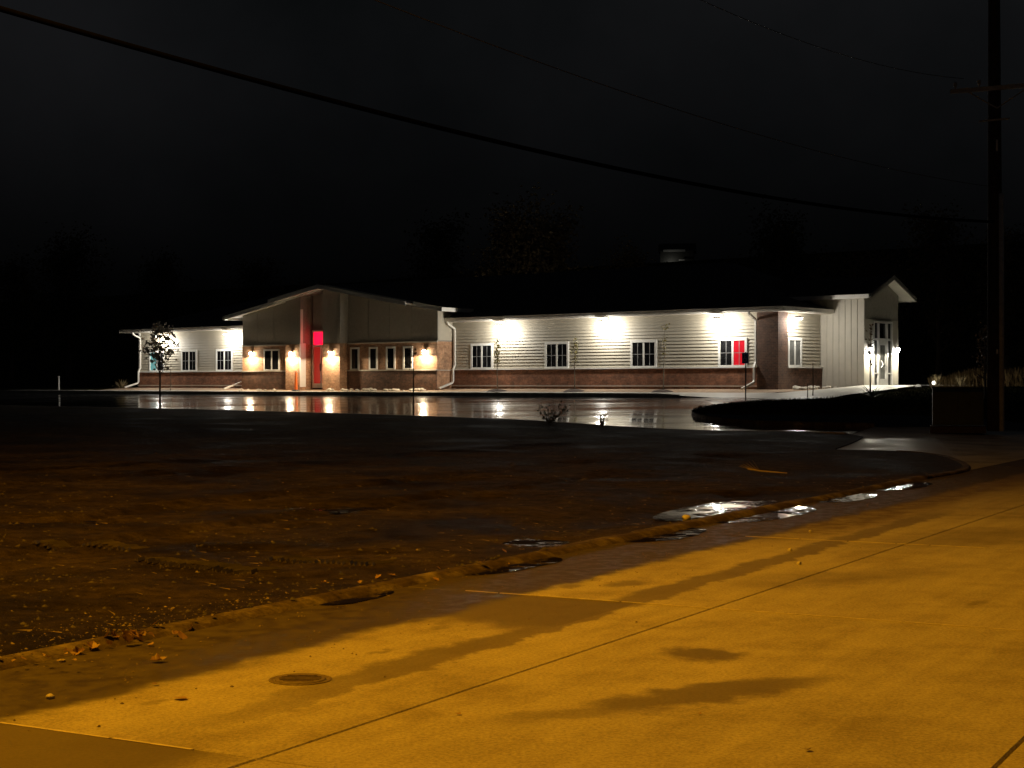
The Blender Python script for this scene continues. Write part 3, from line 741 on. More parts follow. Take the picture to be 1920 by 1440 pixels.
lf = MB().box(EU+0.03, EU+0.09, y0_, y0_+0.10, DZ0, 2.158).box(EU+0.03, EU+0.09, y1_-0.10, y1_, DZ0, 2.158).box(EU+0.03, EU+0.09, y0_+0.1005, y1_-0.1005, DZ0, 0.40).box(EU+0.03, EU+0.09, y0_+0.1005, y1_-0.1005, 1.95, 2.158).build('door_leaf', 'aluminium', dr)
MB().box(EU+0.045, EU+0.055, y0_+0.1005, y1_-0.1005, 0.401, 1.949).build('pane', 'glass_pale', dr)
hp = [(EU+0.10+0.06*math.sin(math.pi*i/10), y0_+0.16+0.05*math.sin(math.pi*i/10)*1.6, 0.92+0.32*i/10) for i in range(11)]
MB().tube(hp, 0.02, 6).build('handle', 'band_white', dr)
MB().box(EU+0.004, EU+0.035, EV0+0.07, DV0-0.004, 0.0, 3.115).build('wall_panel', 'batten', wg)
MB().box(EU+0.004, EU+0.035, DV1+0.004, EV1, 0.0, 3.115).build('wall_panel', 'batten', wg)

# roofs
def slope_slab(m, quad, th=0.10):
    a_ = [Vector(q) for q in quad]; n = len(a_)
    vs = [tuple(q) for q in a_]+[(q.x, q.y, q.z-th) for q in a_]
    m.add(vs, [tuple(range(n)), tuple(range(2*n-1, n-1, -1))]+[(i, i+n, (i+1) % n+n, (i+1) % n) for i in range(n)])
O = 0.62; SL = 0.33; RV = 8.0; RH = EZ+SL*(RV+O)
m = MB(); xl, xr = UL-1.1, O; xrl, xrr = xl+RV+O, xr-RV-O
slope_slab(m, [(xl, -O, EZ), (xr, -O, EZ), (xrr, RV, RH), (xrl, RV, RH)])
slope_slab(m, [(xr, -O+0.002, EZ), (xr, 9.2, EZ), (xrr, 9.2, RH), (xrr, RV, RH)])
slope_slab(m, [(xl, 16.6, EZ), (xl, -O+0.002, EZ), (xrl, RV, RH), (xrl, RV+0.01, RH)])
slope_slab(m, [(xr-6, 16.6, EZ), (xl, 16.6, EZ), (xrl, RV+0.01, RH), (xrr, RV+0.01, RH)])
roof = m.build('roof', 'shingle', bld)
def eave(x0, x1, y, p):                      # gutter, fascia and soffit on a level eave facing -y
    MB().prism_x([(y-0.10, FB+0.06), (y-0.12, EZ+0.01), (y-0.105, EZ+0.01), (y-0.02, FB+0.06), (y-0.02, FB+0.02), (y-0.08, FB+0.02)][::-1], x0, x1).build('gutter', 'gutter_white', p)
    MB().box(x0, x1, y-0.018, y+0.004, FB-0.01, EZ-0.11).build('fascia', 'trim', p)
eave(xl, CL-0.35, -O, roof); eave(CR+0.02, xr+0.1, -O, roof)
MB().box(xl, CL-0.01, -O+0.006, 0.28, FB-0.012, FB+0.02).build('soffit', 'soffit', roof)
MB().box(CR+0.035, xr, -O+0.006, 0.28, FB-0.012, FB+0.02).build('soffit', 'soffit', roof)
MB().box(-0.29, xr-0.006, 0.285, EV0-0.01, FB-0.012, FB+0.02).build('soffit', 'soffit', roof)
MB().box(xr-0.005, xr+0.10, -O-0.1, EV0+0.3, FB+0.02, EZ+0.01).build('gutter', 'gutter_white', roof)
MB().box(xr-0.005, xr+0.10, EV1+0.05, 9.2, FB+0.02, EZ+0.01).build('gutter', 'gutter_white', roof)
MB().box(-0.3, xr-0.006, EV1+0.02, 9.19, FB-0.012, FB+0.02).build('soffit', 'soffit', roof)
MB().box(-0.4, -0.02, EV1+0.01, 9.0, -0.1, FB-0.02).build('wall', 'siding', bld)
MB().box(xl-0.09, xl+0.004, -O-0.1, 16, FB+0.02, EZ+0.01).build('gutter', 'gutter_white', roof)
# centre gable roof: a rear part and a part stepping forward over the door
def gable(name, u0, u1, v0, v1, th):
    m = MB(); z = lambda u: RZ0-RS*abs(u-RU)
    slope_slab(m, [(u0, v0, z(u0)), (RU, v0, RZ0), (RU, v1, RZ0), (u0, v1, z(u0))], th)
    slope_slab(m, [(RU+0.001, v0, RZ0), (u1, v0, z(u1)), (u1, v1, z(u1)), (RU+0.001, v1, RZ0)], th)
    g = m.build(name, 'shingle', bld)
    f = MB(); y0, y1 = v0-0.03, v0-0.002
    f.prism([(u0-0.02, z(u0)-0.20), (RU, RZ0-0.20), (u1+0.02, z(u1)-0.20), (u1+0.02, z(u1)+0.03), (RU, RZ0+0.03), (u0-0.02, z(u0)+0.03)], y0, y1)
    f.build('fascia', 'trim', g)
    s = MB()
    for (a_, c_) in ((u0, RU-0.001), (RU+0.001, u1)):
        slope_slab(s, [(a_, v0, z(a_)-th-0.003), (c_, v0, z(c_)-th-0.003), (c_, v0+1.9, z(c_)-th-0.003), (a_, v0+1.9, z(a_)-th-0.003)], 0.025)
    s.build('soffit', 'soffit', g)
    return g
g1 = gable('gable_roof', -35.8, -18.65, -1.82, 6.2, 0.07)
g2 = gable('gable_roof', -31.25, -20.6, -2.42, -1.90, 0.07)
z_e = RZ0-RS*8.55
MB().box(-18.68, -18.57, -1.85, 0.6, z_e-0.19, z_e+0.01).build('gutter', 'gutter_white', g1)
MB().box(-35.9, -35.78, -1.85, 0.6, z_e-0.20, z_e+0.0).build('gutter', 'gutter_white', g1)
# wing roof
m = MB(); WR = 5.12; ev0, ev1 = EV0-0.6, EV1+0.6; zw = lambda v: WR-0.42*abs(v-EVM)
slope_slab(m, [(-5, ev0, zw(ev0)), (EU+0.65, ev0, zw(ev0)), (EU+0.65, EVM, WR), (-5, EVM, WR)], 0.08)
slope_slab(m, [(-5, EVM+0.001, WR), (EU+0.65, EVM+0.001, WR), (EU+0.65, ev1, zw(ev1)), (-5, ev1, zw(ev1))], 0.08)
wr = m.build('wing_roof', 'shingle', bld)
f = MB(); f.prism_x([(ev0-0.02, zw(ev0)-0.19), (EVM, WR-0.19), (ev1+0.02, zw(ev1)-0.19), (ev1+0.02, zw(ev1)+0.02), (EVM, WR+0.02), (ev0-0.02, zw(ev0)+0.02)], EU+0.652, EU+0.68)
f.build('fascia', 'stucco', wr)
MB().box(-1.4, EU+0.60, ev0-0.10, ev0-0.002, zw(ev0)-0.17, zw(ev0)+0.01).build('gutter', 'gutter_white', wr)
MB().box(-1.4, EU+0.60, ev1+0.002, ev1+0.10, zw(ev1)-0.17, zw(ev1)+0.01).build('gutter', 'gutter_white', wr)
s = MB()
slope_slab(s, [(-1.4, ev0, zw(ev0)-0.083), (EU+0.64, ev0, zw(ev0)-0.083), (EU+0.64, EVM, WR-0.083), (-1.4, EVM, WR-0.083)], 0.02)
slope_slab(s, [(-1.4, EVM+0.001, WR-0.083), (EU+0.64, EVM+0.001, WR-0.083), (EU+0.64, ev1, zw(ev1)-0.083), (-1.4, ev1, zw(ev1)-0.083)], 0.02)
s.build('soffit', 'soffit', wr)
# downspouts with kicked-out feet
def downspout(u, top=True, v_foot=-1.25, wall=-0.075):
    p = [(u, -O-0.04, FB+0.03), (u, -O+0.02, FB-0.10), (u, wall-0.02, FB-0.34), (u, wall, FB-0.45), (u, wall, 1.15), (u, wall-0.13, 0.90), (u, wall-0.13, 0.32), (u, wall-0.20, 0.22), (u, v_foot, -0.05)]
    MB().tube(p, 0.062, 4, roll=math.pi/4).build('downspout', 'gutter_white', bld)
downspout(UL+0.15); downspout(CR+0.20); downspout(-1.08)
MB().tube([(-36.2, -0.2, 0.27), (-36.2, -1.5, -0.12)], 0.062, 4, roll=math.pi/4).build('downspout_foot', 'gutter_white', bld)

# ------------------------------------------------------------------ lamps on the building
def wall_light(u, v, z, label, side=False):
    k = -0.40 if side else -0.26            # the side lamp sits on a shorter arm
    x, y = W(u, v); o = tag(empty('wall_light', (x, y, BZ+z), -PHI+(math.pi/2 if side else 0)), label, 'wall light', 'flood lights under the eaves')
    MB().box(-0.07, 0.07, -0.03, -0.004, -0.09, 0.09).build('backplate', 'guard_grey', o)
    MB().tube([(0, -0.03, 0.03), (0, -0.25, 0.06), (0, -0.78-k, 0.02)], 0.022, 6).build('arm', 'guard_grey', o)
    MB().prism_x([(-0.72-k, -0.03), (-0.97-k, -0.01), (-0.97-k, 0.04), (-0.90-k, 0.07), (-0.74-k, 0.05)], -0.12, 0.12).build('housing', 'guard_grey', o)
    MB().prism_x([(-0.73-k, -0.036), (-0.96-k, -0.018), (-0.955-k, -0.075), (-0.74-k, -0.090)], -0.115, 0.115).build('lens', 'lens_white', o)
    point_light('lamp', o, (0, -0.86-k, -0.15), PACK_W*(0.6 if side else 1.0), (1.0, 0.94, 0.83), 0.09)
    return o
wall_light(-15.82, -0.02, 3.13, 'flood light on the siding above the window beside the centre downspout')
wall_light(-9.31, -0.02, 3.13, 'flood light between the two middle windows of the long siding wall')
wall_light(-2.82, -0.02, 3.13, 'flood light above the red lit window')
wall_light(-37.04, -0.02, 3.13, 'flood light on the short siding wall next to the gabled block')
wall_light(-43.55, -0.02, 3.13, 'flood light behind the crown of the leafy tree')
wall_light(0.02, 1.05, 3.13, 'flood light on the side wall round the brick corner', True)
def sconce(u, v, z, label, group, watts, col, lens, rz=0.0, fl=False):
    x, y = W(u, v); o = tag(empty('wall_sconce', (x, y, BZ+z+0.16), -PHI+rz), label, 'sconce', group)
    MB().box(-0.06, 0.06, -0.03, -0.004, -0.14, 0.14).build('backplate', 'dark_metal', o)
    MB().lathe([(0.0, 0.17), (0.05, 0.165), (0.10, 0.13), (0.105, 0.10), (0.0, 0.10)], (0, -0.14, 0), 12).build('cap', 'dark_metal', o, True)
    MB().lathe([(0.0, -0.12), (0.06, -0.11), (0.08, 0.0), (0.08, 0.098), (0.0, 0.099)], (0, -0.14, 0), 12).build('lens', lens, o, True)
    point_light('lamp', o, (0, -0.30, -0.17), watts, col, 0.05, (179, 0.10))
    return o
WARM = (1.0, 0.78, 0.50)
sg = 'sconces on the gabled block'
sconce(-34.0, CV, 1.72, 'sconce on the tan brick beside the two pane window', sg, SCONCE_W, WARM, 'lens_warm')
sconce(-29.93, -1.8, 1.66, 'sconce on the brick pier behind the orange channelizer post', sg, SCONCE_W, WARM, 'lens_warm')
sconce(-26.75, -1.8, 1.66, 'sconce on the brick pier next to the red lit door', sg, SCONCE_W, WARM, 'lens_warm')
sconce(-20.3, CV, 1.66, 'sconce on the brick beside the row of narrow windows', sg, SCONCE_W, WARM, 'lens_warm')
sg = 'sconces beside the glazed entrance'
sconce(EU+0.035, 4.14, 1.56, 'sconce on the wing corner between board siding and glazed door', sg, DOOR_W, (1.0, 0.92, 0.72), 'lens_white', math.pi/2, True)
sconce(EU+0.035, 6.74, 1.58, 'sconce on the far side of the glazed entrance door', sg, DOOR_W, (1.0, 0.92, 0.72), 'lens_white', math.pi/2, True)

# ------------------------------------------------------------------ an assumed sodium street lamp to light the road (unseen, left of the view)
x, y = -8.6, 10.6
sl_o = tag(empty('assumed_street_lamp', (x, y, z_field(x, y)-0.05)), 'assumed tall sodium street lamp on a mast beside the dirt field', 'assumed street lamp')
MB().tube([(0, 0, 0), (0, 0, 11.0)], [0.14, 0.07], 10).build('pole', 'guard_grey', sl_o, True)
MB().tube([(0, 0, 10.6), (0.6, -0.2, 11.2), (1.7, -0.55, 11.35)], [0.05, 0.045, 0.04], 8).build('arm', 'guard_grey', sl_o, True)
hd = MB().lathe([(0.0, 0.14), (0.16, 0.12), (0.24, 0.05), (0.25, 0.0), (0.23, 0.0)], (1.85, -0.6, 11.30), 16).build('luminaire', 'guard_grey', sl_o, True)
MB().lathe([(0.23, 0.0), (0.18, -0.06), (0.0, -0.09)], (1.85, -0.6, 11.30), 16).build('lens', 'lens_sodium', hd, True)
point_light('lamp', sl_o, (1.85, -0.6, 11.12), SODIUM_W, (1.0, 0.405, 0.005), 0.16, (160, 0.5))

# ------------------------------------------------------------------ utility pole, its hardware, wires
px_, py_ = 12.55, 41.6
pz = z_ground(px_, py_)-0.1
up = tag(empty('utility_pole', (px_, py_, pz)), 'dark wooden utility pole with crossarm and grey cable guard', 'utility pole')
MB().tube([(0, 0, 0), (0, 0, 6), (-0.02, 0, 13.0)], [0.20, 0.18, 0.14], 14).build('pole', 'pole_wood', up, True)
MB().tube([(0.13, -0.16, 0.0), (0.12, -0.155, 6.15)], 0.075, 8).build('cable_guard', 'guard_grey', up, True)
ca = Vector((0.93, -0.36, 0)).normalized()
def arm(z, l0, l1, w_, h_, nm, tilt):
    p0 = ca*(-l0)+Vector((0, -0.21, z-l0*tilt)); p1 = ca*l1+Vector((0, -0.21, z+l1*tilt))
    return MB().tube([p0, p1], w_, 4, roll=math.pi/4).build(nm, 'arm_wood', up)
c1 = arm(8.88, 1.18, 1.3, 0.075, 0.1, 'crossarm', 0.02); arm(8.06, 0.45, 0.32, 0.03, 0.05, 'bracket', 0.04)
for k in (-1.05, -0.45, 1.1):
    q = ca*k+Vector((0, -0.21, 8.94+k*0.02))
    MB().lathe([(0.02, 0.0), (0.02, 0.06), (0.055, 0.08), (0.04, 0.12), (0.055, 0.15), (0.03, 0.19), (0.0, 0.2)], tuple(q), 10).build('insulator', 'guard_grey', up, True)
MB().box(-0.02, 0.02, -0.225, -0.195, 2.0, 2.12).build('pole_tag', 'band_white', up)
MB().box(-0.02, 0.02, -0.20, -0.17, 7.25, 7.55).build('pole_tag', 'band_white', up)
for k in (-1, 1):
    MB().tube([ca*(k*0.75)+Vector((0, -0.22, 8.84)), (0.0, -0.2, 8.36)], 0.018, 5).build('brace', 'arm_wood', up)
def cable(name, label, p0, p1, sag, rad, mat, cat='cable'):
    p0, p1 = Vector(p0), Vector(p1); pl = []
    for i in range(41):
        t_ = i/40; q = p0.lerp(p1, t_); q.z -= sag*4*t_*(1-t_); pl.append(q)
    return tag(MB().tube(pl, rad, 8).build(name, mat, None, True), label, cat)
cable('telephone_cable', 'thick black telephone cable slung across the night sky to the pole', (-10.55, 12.0, 6.30), (px_-0.1, py_-0.2, pz+5.42), 0.78, 0.036, 'cable_black')
cable('overhead_wire', 'thin pale wire running up to the crossarm', (-6.0, 14, 9.6), (px_+ca.x*-1.05, py_-0.6, pz+9.05), 1.2, 0.008, 'wire_grey')
cable('overhead_wire', 'thin pale wire running to the pole above the telephone cable', (-8.0, 13.5, 7.6), (px_-0.05, py_-0.3, pz+6.3), 0.75, 0.008, 'wire_grey')

# transformer cabinet
x, y = 11.3, 41.0
tf = tag(empty('transformer_cabinet', (11.75, 42.2, z_ground(11.75, 42.2)-0.10), R(-14)), 'dark green metal transformer cabinet beside the utility pole', 'cabinet')
MB().box(-0.70, 0.70, -0.56, 0.60, -0.15, 0.025).build('pad', 'mulch', tf)
MB().prism_x([(-0.50, 0.062), (0.55, 0.062), (0.55, 1.02), (-0.40, 1.02), (-0.50, 0.92)], -0.64, 0.64).build('body', 'box_green', tf)
MB().prism_x([(-0.43, 1.022), (0.60, 1.022), (0.60, 1.06), (-0.43, 1.06)], -0.67, 0.67).build('lid', 'box_green', tf)
MB().box(-0.60, -0.01, -0.53, -0.503, 0.12, 0.88).build('door', 'box_green', tf)
MB().box(0.01, 0.60, -0.53, -0.503, 0.12, 0.88).build('door', 'box_green', tf)
MB().box(-0.05, 0.05, -0.56, -0.531, 0.45, 0.57).build('latch', 'dark_metal', tf)

# ------------------------------------------------------------------ small things by the building
x, y = W(0.95, -4.15); sg_o = tag(empty('parking_sign', (x, y, z_walk(x, y)-0.05), -PHI), 'blue accessible parking sign on a dark post by the downspout', 'sign')
MB().tube([(0, 0, 0), (0, 0, 1.98)], 0.03, 6).build('post', 'dark_metal', sg_o)
MB().box(-0.15, 0.15, -0.05, -0.032, 1.50, 1.95).build('plate', 'sign_blue', sg_o)
# wheelchair symbol: head, back, seat and leg, wheel
mk = MB(); c_ = (0.0, -0.053, 1.68)
def ring(m, cx, cz, r0, r1, a0, a1, n=20):
    for i in range(n):
        t0, t1 = lerp(a0, a1, i/n), lerp(a0, a1, (i+1)/n)
        m.add([(cx+r*math.cos(t_), -0.0535, cz+r*math.sin(t_)) for r, t_ in ((r0, t0), (r1, t0), (r1, t1), (r0, t1))], [(0, 1, 2, 3)])
ring(mk, -0.01, 1.66, 0.062, 0.085, R(120), R(350)); ring(mk, -0.03, 1.87, 0.0, 0.028, 0, 2*math.pi)
mk.box(-0.045, -0.015, -0.0545, -0.0535, 1.70, 1.83).box(-0.014, 0.045, -0.0545, -0.0535, 1.70, 1.725).box(-0.014, 0.05, -0.0545, -0.0535, 1.765, 1.785).box(0.046, 0.07, -0.0545, -0.0535, 1.60, 1.725).box(0.071, 0.095, -0.0545, -0.0535, 1.595, 1.615)
mk.build('wheelchair_symbol', 'sign_mark', sg_o)
# orange channelizer by the door
uu = u_at(555, -2.5); x, y = W(uu, -2.5)
cn = tag(empty('traffic_channelizer', (x, y, z_walk(x, y)), -PHI), 'orange and white traffic channelizer post standing by the recessed door', 'traffic post')
MB().lathe([(0.0, 0.07), (0.20, 0.07), (0.22, 0.0), (0.0, 0.0)], n=8).build('base', 'dark_metal', cn)
pr = [(0.10, 0.07), (0.085, 0.4), (0.07, 0.8), (0.055, 1.0)]
MB().lathe(pr+[(0.0, 1.01)], n=14).build('body', 'cone_orange', cn, True)
for z0, z1 in ((0.30, 0.46), (0.62, 0.78)):
    MB().lathe([(0.102-z0*0.045, z0), (0.102-z1*0.045, z1)], n=14).build('reflective_band', 'band_white', cn, True)
MB().tube([(-0.05, 0, 1.0), (-0.05, 0, 1.08), (0.05, 0, 1.08), (0.05, 0, 1.0)], 0.012, 6).build('handle', 'cone_orange', cn)
# path lights right of the entrance
for (x, y), lab, st in (((21.1, 80.0), 'small round ground light glowing on the lawn past the entrance walk', 1), ((19.7, 77.6), 'low dome ground light at the end of the entrance walk', 0)):
    z = z_ground(x, y)
    o = tag(empty('path_light', (x, y, z)), lab, 'path light', None)
    if st:
        MB().tube([(0, 0, -0.05), (0, 0, 0.14)], 0.03, 8).build('stem', 'dark_metal', o); MB().lathe([(0, 0.32), (0.07, 0.30), (0.11, 0.22), (0.08, 0.15), (0, 0.14)], n=14).build('globe', 'lens_path', o, True)
        point_light('lamp', o, (0, 0, 0.42), 14, (1, 0.93, 0.8), 0.1)
    else:
        MB().lathe([(0.0, 0.16), (0.10, 0.13), (0.15, 0.05), (0.15, -0.05)], n=14).build('dome', 'band_white', o, True); MB().lathe([(0.17, 0.03), (0.17, -0.05)], n=14).build('base', 'dark_metal', o, True)
# marker post at the far end of the lot
x, y = -28.6, 101.0; z = z_ground(x, y)
o = tag(empty('marker_post', (x, y, z)), 'thin white marker post past the left end of the building', 'post')
MB().tube([(0, 0, -0.1), (0, 0, 0.95)], 0.05, 6).build('post', 'band_white', o); MB().box(-0.06, 0.06, -0.06, 0.06, 0.955, 1.0).build('cap', 'band_white', o)
# stakes
for uu, vv, lab, h in ((3.6, -3.2, 'thin dark stake in the lawn edge before the side wall', 1.35), (3.75, -3.9, 'short thin stake beside the taller one at the lawn edge', 0.55), (u_at(320, -2.6), -2.6, 'thin stake standing by the siding wall left of the gable', 1.3)):
    x, y = W(uu, vv); tag(MB().tube([(0, 0, -0.1), (0.01, 0, h*0.5), (0, 0, h)], [0.022, 0.02, 0.016], 6).build('stake', 'bark', None, False, (x, y, z_walk(x, y) if vv > -3 else z_right(uu, vv))), lab, 'stake')

# rocks
ico = bmesh.new(); bmesh.ops.create_icosphere(ico, subdivisions=2, radius=1.0)
rock_me = []
for s_ in range(4):
    b2 = ico.copy()
    for v_ in b2.verts: v_.co *= 1+0.28*noise.noise(v_.co*1.3+Vector((s_*7, 0, 0)))
    me = bpy.data.meshes.new('river_rock'); b2.to_mesh(me); b2.free(); me.materials.append(MATS['rock_pale']); me.polygons.foreach_set('use_smooth', [True]*len(me.polygons)); rock_me.append(me)
rr = random.Random(11)
def rock(u, v, s_, label, group):
    x, y = W(u, v); z = z_bed(x, y)
    o = link('river_rock', rock_me[rr.randrange(4)], None, (x, y, z+s_*0.25), (rr.uniform(-.2, .2), rr.uniform(-.2, .2), rr.uniform(0, 6)))
    o.scale = (s_*rr.uniform(0.9, 1.4), s_*rr.uniform(0.8, 1.1), s_*rr.uniform(0.5, 0.75)); tag(o, label, 'rock', group)
for i in range(34):
    rock(rr.uniform(-27.0, -19.9), rr.uniform(-2.1, -1.45), rr.uniform(0.07, 0.15), 'pale river rock in the bed under the narrow windows', 'rocks under the narrow windows')
for i in range(9):
    rock(rr.uniform(-34.5, -31), rr.uniform(-2.1, -1.45), rr.uniform(0.06, 0.11), 'pale river rock in the bed below the two pane gable window', 'rocks below the two pane window')
for i in range(12):
    rock(rr.uniform(0.3, 1.3), rr.uniform(0.2, 3.3), rr.uniform(0.10, 0.19), 'pale river rock in the bed along the side wall', 'rocks along the side wall')

# ------------------------------------------------------------------ trees and plants
def grow(seed, H, r0, first, limbs, spread, up, twigs=4, crook=0.04):
    r_ = random.Random(seed); m = MB(); tips = []
    tr = []; x = y = 0
    for i in range(9):
        t_ = i/8; x += r_.uniform(-1, 1)*crook*H/8; y += r_.uniform(-1, 1)*crook*H/8; tr.append(Vector((x, y, H*t_)))
    m.tube(tr, [r0*(1-0.85*i/8) for i in range(9)], 8)
    for k in range(limbs):
        t_ = first+(0.97-first)*(k+r_.random())/limbs; i = min(7, int(t_*8)); p = tr[i].lerp(tr[i+1], t_*8-i)
        an = k*2.4+r_.uniform(-.5, .5); ln = spread*H*(1-0.62*t_)*r_.uniform(0.7, 1.15); d = Vector((math.cos(an), math.sin(an), up*r_.uniform(0.6, 1.3))).normalized()
        pl = [p]; q = p.copy()
        for s_ in range(5):
            d = (d+Vector((r_.uniform(-.25, .25), r_.uniform(-.25, .25), r_.uniform(0, .28)))).normalized(); q = q+d*ln/5; pl.append(q.copy())
        rr0 = r0*(1-0.85*t_)*0.55; m.tube(pl, [rr0*(1-0.8*j/5) for j in range(6)], 5, False)
        for j in range(twigs):
            s_ = r_.randrange(1, 6); b0 = pl[s_]; dd = (d+Vector((r_.uniform(-.9, .9), r_.uniform(-.9, .9), r_.uniform(-.2, .8)))).normalized(); l2 = ln*r_.uniform(0.25, 0.5)
            pm = b0+dd*l2*0.5+Vector((r_.uniform(-.05, .05), r_.uniform(-.05, .05), 0.04))*l2; pe = b0+dd*l2
            m.tube([b0, pm, pe], [rr0*0.4, rr0*0.28, rr0*0.12], 4, False); tips += [b0.lerp(pe, 0.5), pm, pe]
        tips += pl[2:]
    return m, tips
def leaves(seed, tips, n, size, jit, flat=False):
    r_ = random.Random(seed); m = MB()
    for k in range(n):
        c_ = r_.choice(tips)+Vector((r_.gauss(0, jit), r_.gauss(0, jit), r_.gauss(0, jit)))
        a_ = Vector((r_.uniform(-1, 1), r_.uniform(-1, 1), r_.uniform(-1, 0.4))).normalized(); b_ = a_.orthogonal(); b_.rotate(Matrix.Rotation(r_.uniform(0, 6.28), 3, a_)); n_ = a_.cross(b_)
        s_ = size*r_.uniform(0.6, 1.3)
        m.add([c_-a_*s_, c_+b_*s_*0.5+n_*s_*0.15, c_+a_*s_, c_-b_*s_*0.5+n_*s_*0.15], [(0, 1, 2), (0, 2, 3)])
    return m
def tree(name, label, loc, H, r0, first, limbs, spread, up, nleaf, lsize, jit, seed, bark='bark', leaf='leaf_pale', group=None, crook=0.03, twigs=4, cat='tree'):
    o = tag(empty(name, loc), label, cat, group); m, tips = grow(seed, H, r0, first, limbs, spread, up, twigs, crook)
    m.build('trunk', bark, o, True)
    c_ = leaves(seed+1, tips, nleaf, lsize, jit).build('crown', leaf, o)
    return o
def at_field(px, Y): x = (px-960)/FPX*Y; return (x, Y, z_field(x, Y)-0.05)
tree('young_tree', 'young tree with pale leaves standing before the left end of the lot', at_field(300, 61.0), 3.05, 0.045, 0.42, 20, 0.40, 0.7, 400, 0.085, 0.11, 21, 'bark', 'leaf_pale', 'young trees at the lot edge', 0.015, 5)
tree('young_tree', 'bare young tree with a thin straight trunk before the gabled block', at_field(775, 49.9), 2.15, 0.034, 0.55, 9, 0.22, 1.1, 26, 0.05, 0.06, 22, 'bark', 'leaf_brown', 'young trees at the lot edge', 0.012, 3)
def bed_tree(px, v, lab, H, nl, seed, ck, first=0.45):
    u_ = u_at(px, v); x, y = W(u_, v); z = z_bed(x, y)
    m_ = MB().lathe([(0.0, 0.13), (0.18, 0.12), (0.42, 0.06), (0.60, -0.03)], n=18)
    for i, q in enumerate(m_.v): m_.v[i] = (q[0], q[1], q[2]+0.03*noise.noise(Vector(q)*4))
    tag(m_.build('mulch_mound', 'mulch', None, True, (x, y, z)), 'ring of dark mulch round the '+lab.replace('young tree beside', 'tree by').replace(' along the siding wall', '').replace(' next to the centre downspout', ' near the downspout'), 'mulch', 'mulch rings')
    tree('young_tree', lab, (x, y, z), H, 0.032, first, 9, 0.17, 1.6, nl, 0.06, 0.07, seed, 'bark_pale', 'leaf_olive', 'young trees along the siding wall', ck, 3)
bed_tree(933, -1.95, 'slender leafy young tree beside the window next to the centre downspout', 2.45, 120, 31, 0.03)
bed_tree(1078, -1.95, 'slender young tree beside the second window along the siding wall', 2.5, 70, 32, 0.03)
bed_tree(1243, -1.95, 'crooked young tree beside the third window along the siding wall', 3.1, 50, 33, 0.07)
x, y = W(5.9, -2.6)
tree('young_tree', 'sparse young tree in the lawn before the board and batten wall', (x, y, z_right(5.9, -2.6)-0.03), 2.95, 0.036, 0.38, 14, 0.16, 1.7, 60, 0.06, 0.06, 35, 'bark', 'leaf_brown', None, 0.03, 4)
tree('young_tree', 'small dry tree with tan leaves behind the utility pole', (17.3, 58.5, z_ground(17.3, 58.5)), 2.5, 0.05, 0.25, 14, 0.26, 1.1, 260, 0.075, 0.10, 36, 'bark', 'leaf_brown', None, 0.03, 4)
def spiky(name, label, loc, n, ln, wid, seed, mat, up=0.6, cat='plant'):
    r_ = random.Random(seed); o = tag(empty(name, loc), label, cat)
    m = MB()
    for k in range(n):
        an = r_.uniform(0, 6.28); el = r_.uniform(0.15, 1.0); d = Vector((math.cos(an), math.sin(an), el*2*up)).normalized(); L_ = ln*r_.uniform(0.7, 1.1); sd = Vector((-math.sin(an), math.cos(an), 0))
        p0 = Vector((0, 0, 0.02))+d*0.03; p1 = d*L_*0.55; p2 = d*L_+Vector((0, 0, -0.10*L_))
        m.add([p0-sd*wid*0.6, p0+sd*wid*0.6, p1+sd*wid, p1-sd*wid, p2], [(0, 1, 2, 3), (3, 2, 4)])
    m.build('leaves', mat, o); MB().lathe([(0.07, -0.05), (0.06, 0.06), (0.0, 0.09)], n=8).build('crown_base', 'bark', o)
    return o
x, y = W(6.5, -3.6); spiky('yucca_plant', 'dark spiky yucca plant at the edge of the entrance walk', (x, y, z_right(6.5, -3.6)), 46, 0.75, 0.022, 41, 'yucca_leaf')
for (u_, v_, lab, n_, l_, sd) in ((8.3, -2.2, 'low spiky plant on the lawn right of the entrance walk', 30, 0.5, 42), (9.6, -1.0, 'spiky plant on the lawn near the transformer cabinet', 34, 0.6, 43)):
    x, y = W(u_, v_); spiky('yucca_plant', lab, (x, y, z_right(u_, v_)), n_, l_, 0.02, sd, 'yucca_leaf')
x, y = W(4.2, 9.6); spiky('grass_clump', 'pale ornamental grass clump right of the entrance', (x, y, z_ground(x, y)), 60, 0.75, 0.012, 44, 'straw', 1.3)
x, y = W(3.1, 9.3); spiky('grass_clump', 'wispy ornamental grass clump by the wall corner right of the entrance', (x, y, z_ground(x, y)), 50, 0.8, 0.010, 45, 'straw', 1.4)
x, y = W(-47.7, -0.3); spiky('grass_clump', 'pale grass clump at the left end of the building', (x, y, 1.05), 70, 0.95, 0.02, 46, 'straw', 0.9)
def bush(name, label, loc, H, spread, nl, ls, seed, leaf='shrub_leaf'):
    r_ = random.Random(seed); o = tag(empty(name, loc), label, 'shrub'); m = MB(); tips = []
    for k in range(13):
        an = r_.uniform(0, 6.28); d = Vector((math.cos(an)*spread, math.sin(an)*spread, 1)).normalized(); pl = [Vector((0, 0, 0))]; q = Vector((0, 0, 0))
        for s_ in range(5):
            d = (d+Vector((r_.uniform(-.3, .3), r_.uniform(-.3, .3), 0.05))).normalized(); q = q+d*H*r_.uniform(0.7, 1.05)/5; pl.append(q.copy())
        m.tube(pl, [0.014*(1-0.8*j/5) for j in range(6)], 4, False); tips += pl[1:]
    m.build('stems', 'bark', o); leaves(seed, tips, nl, ls, 0.05).build('foliage', leaf, o); return o
def near_at(px, Y): x = (px-960)/FPX*Y; return (x, Y, z_field(x, Y)-0.03)
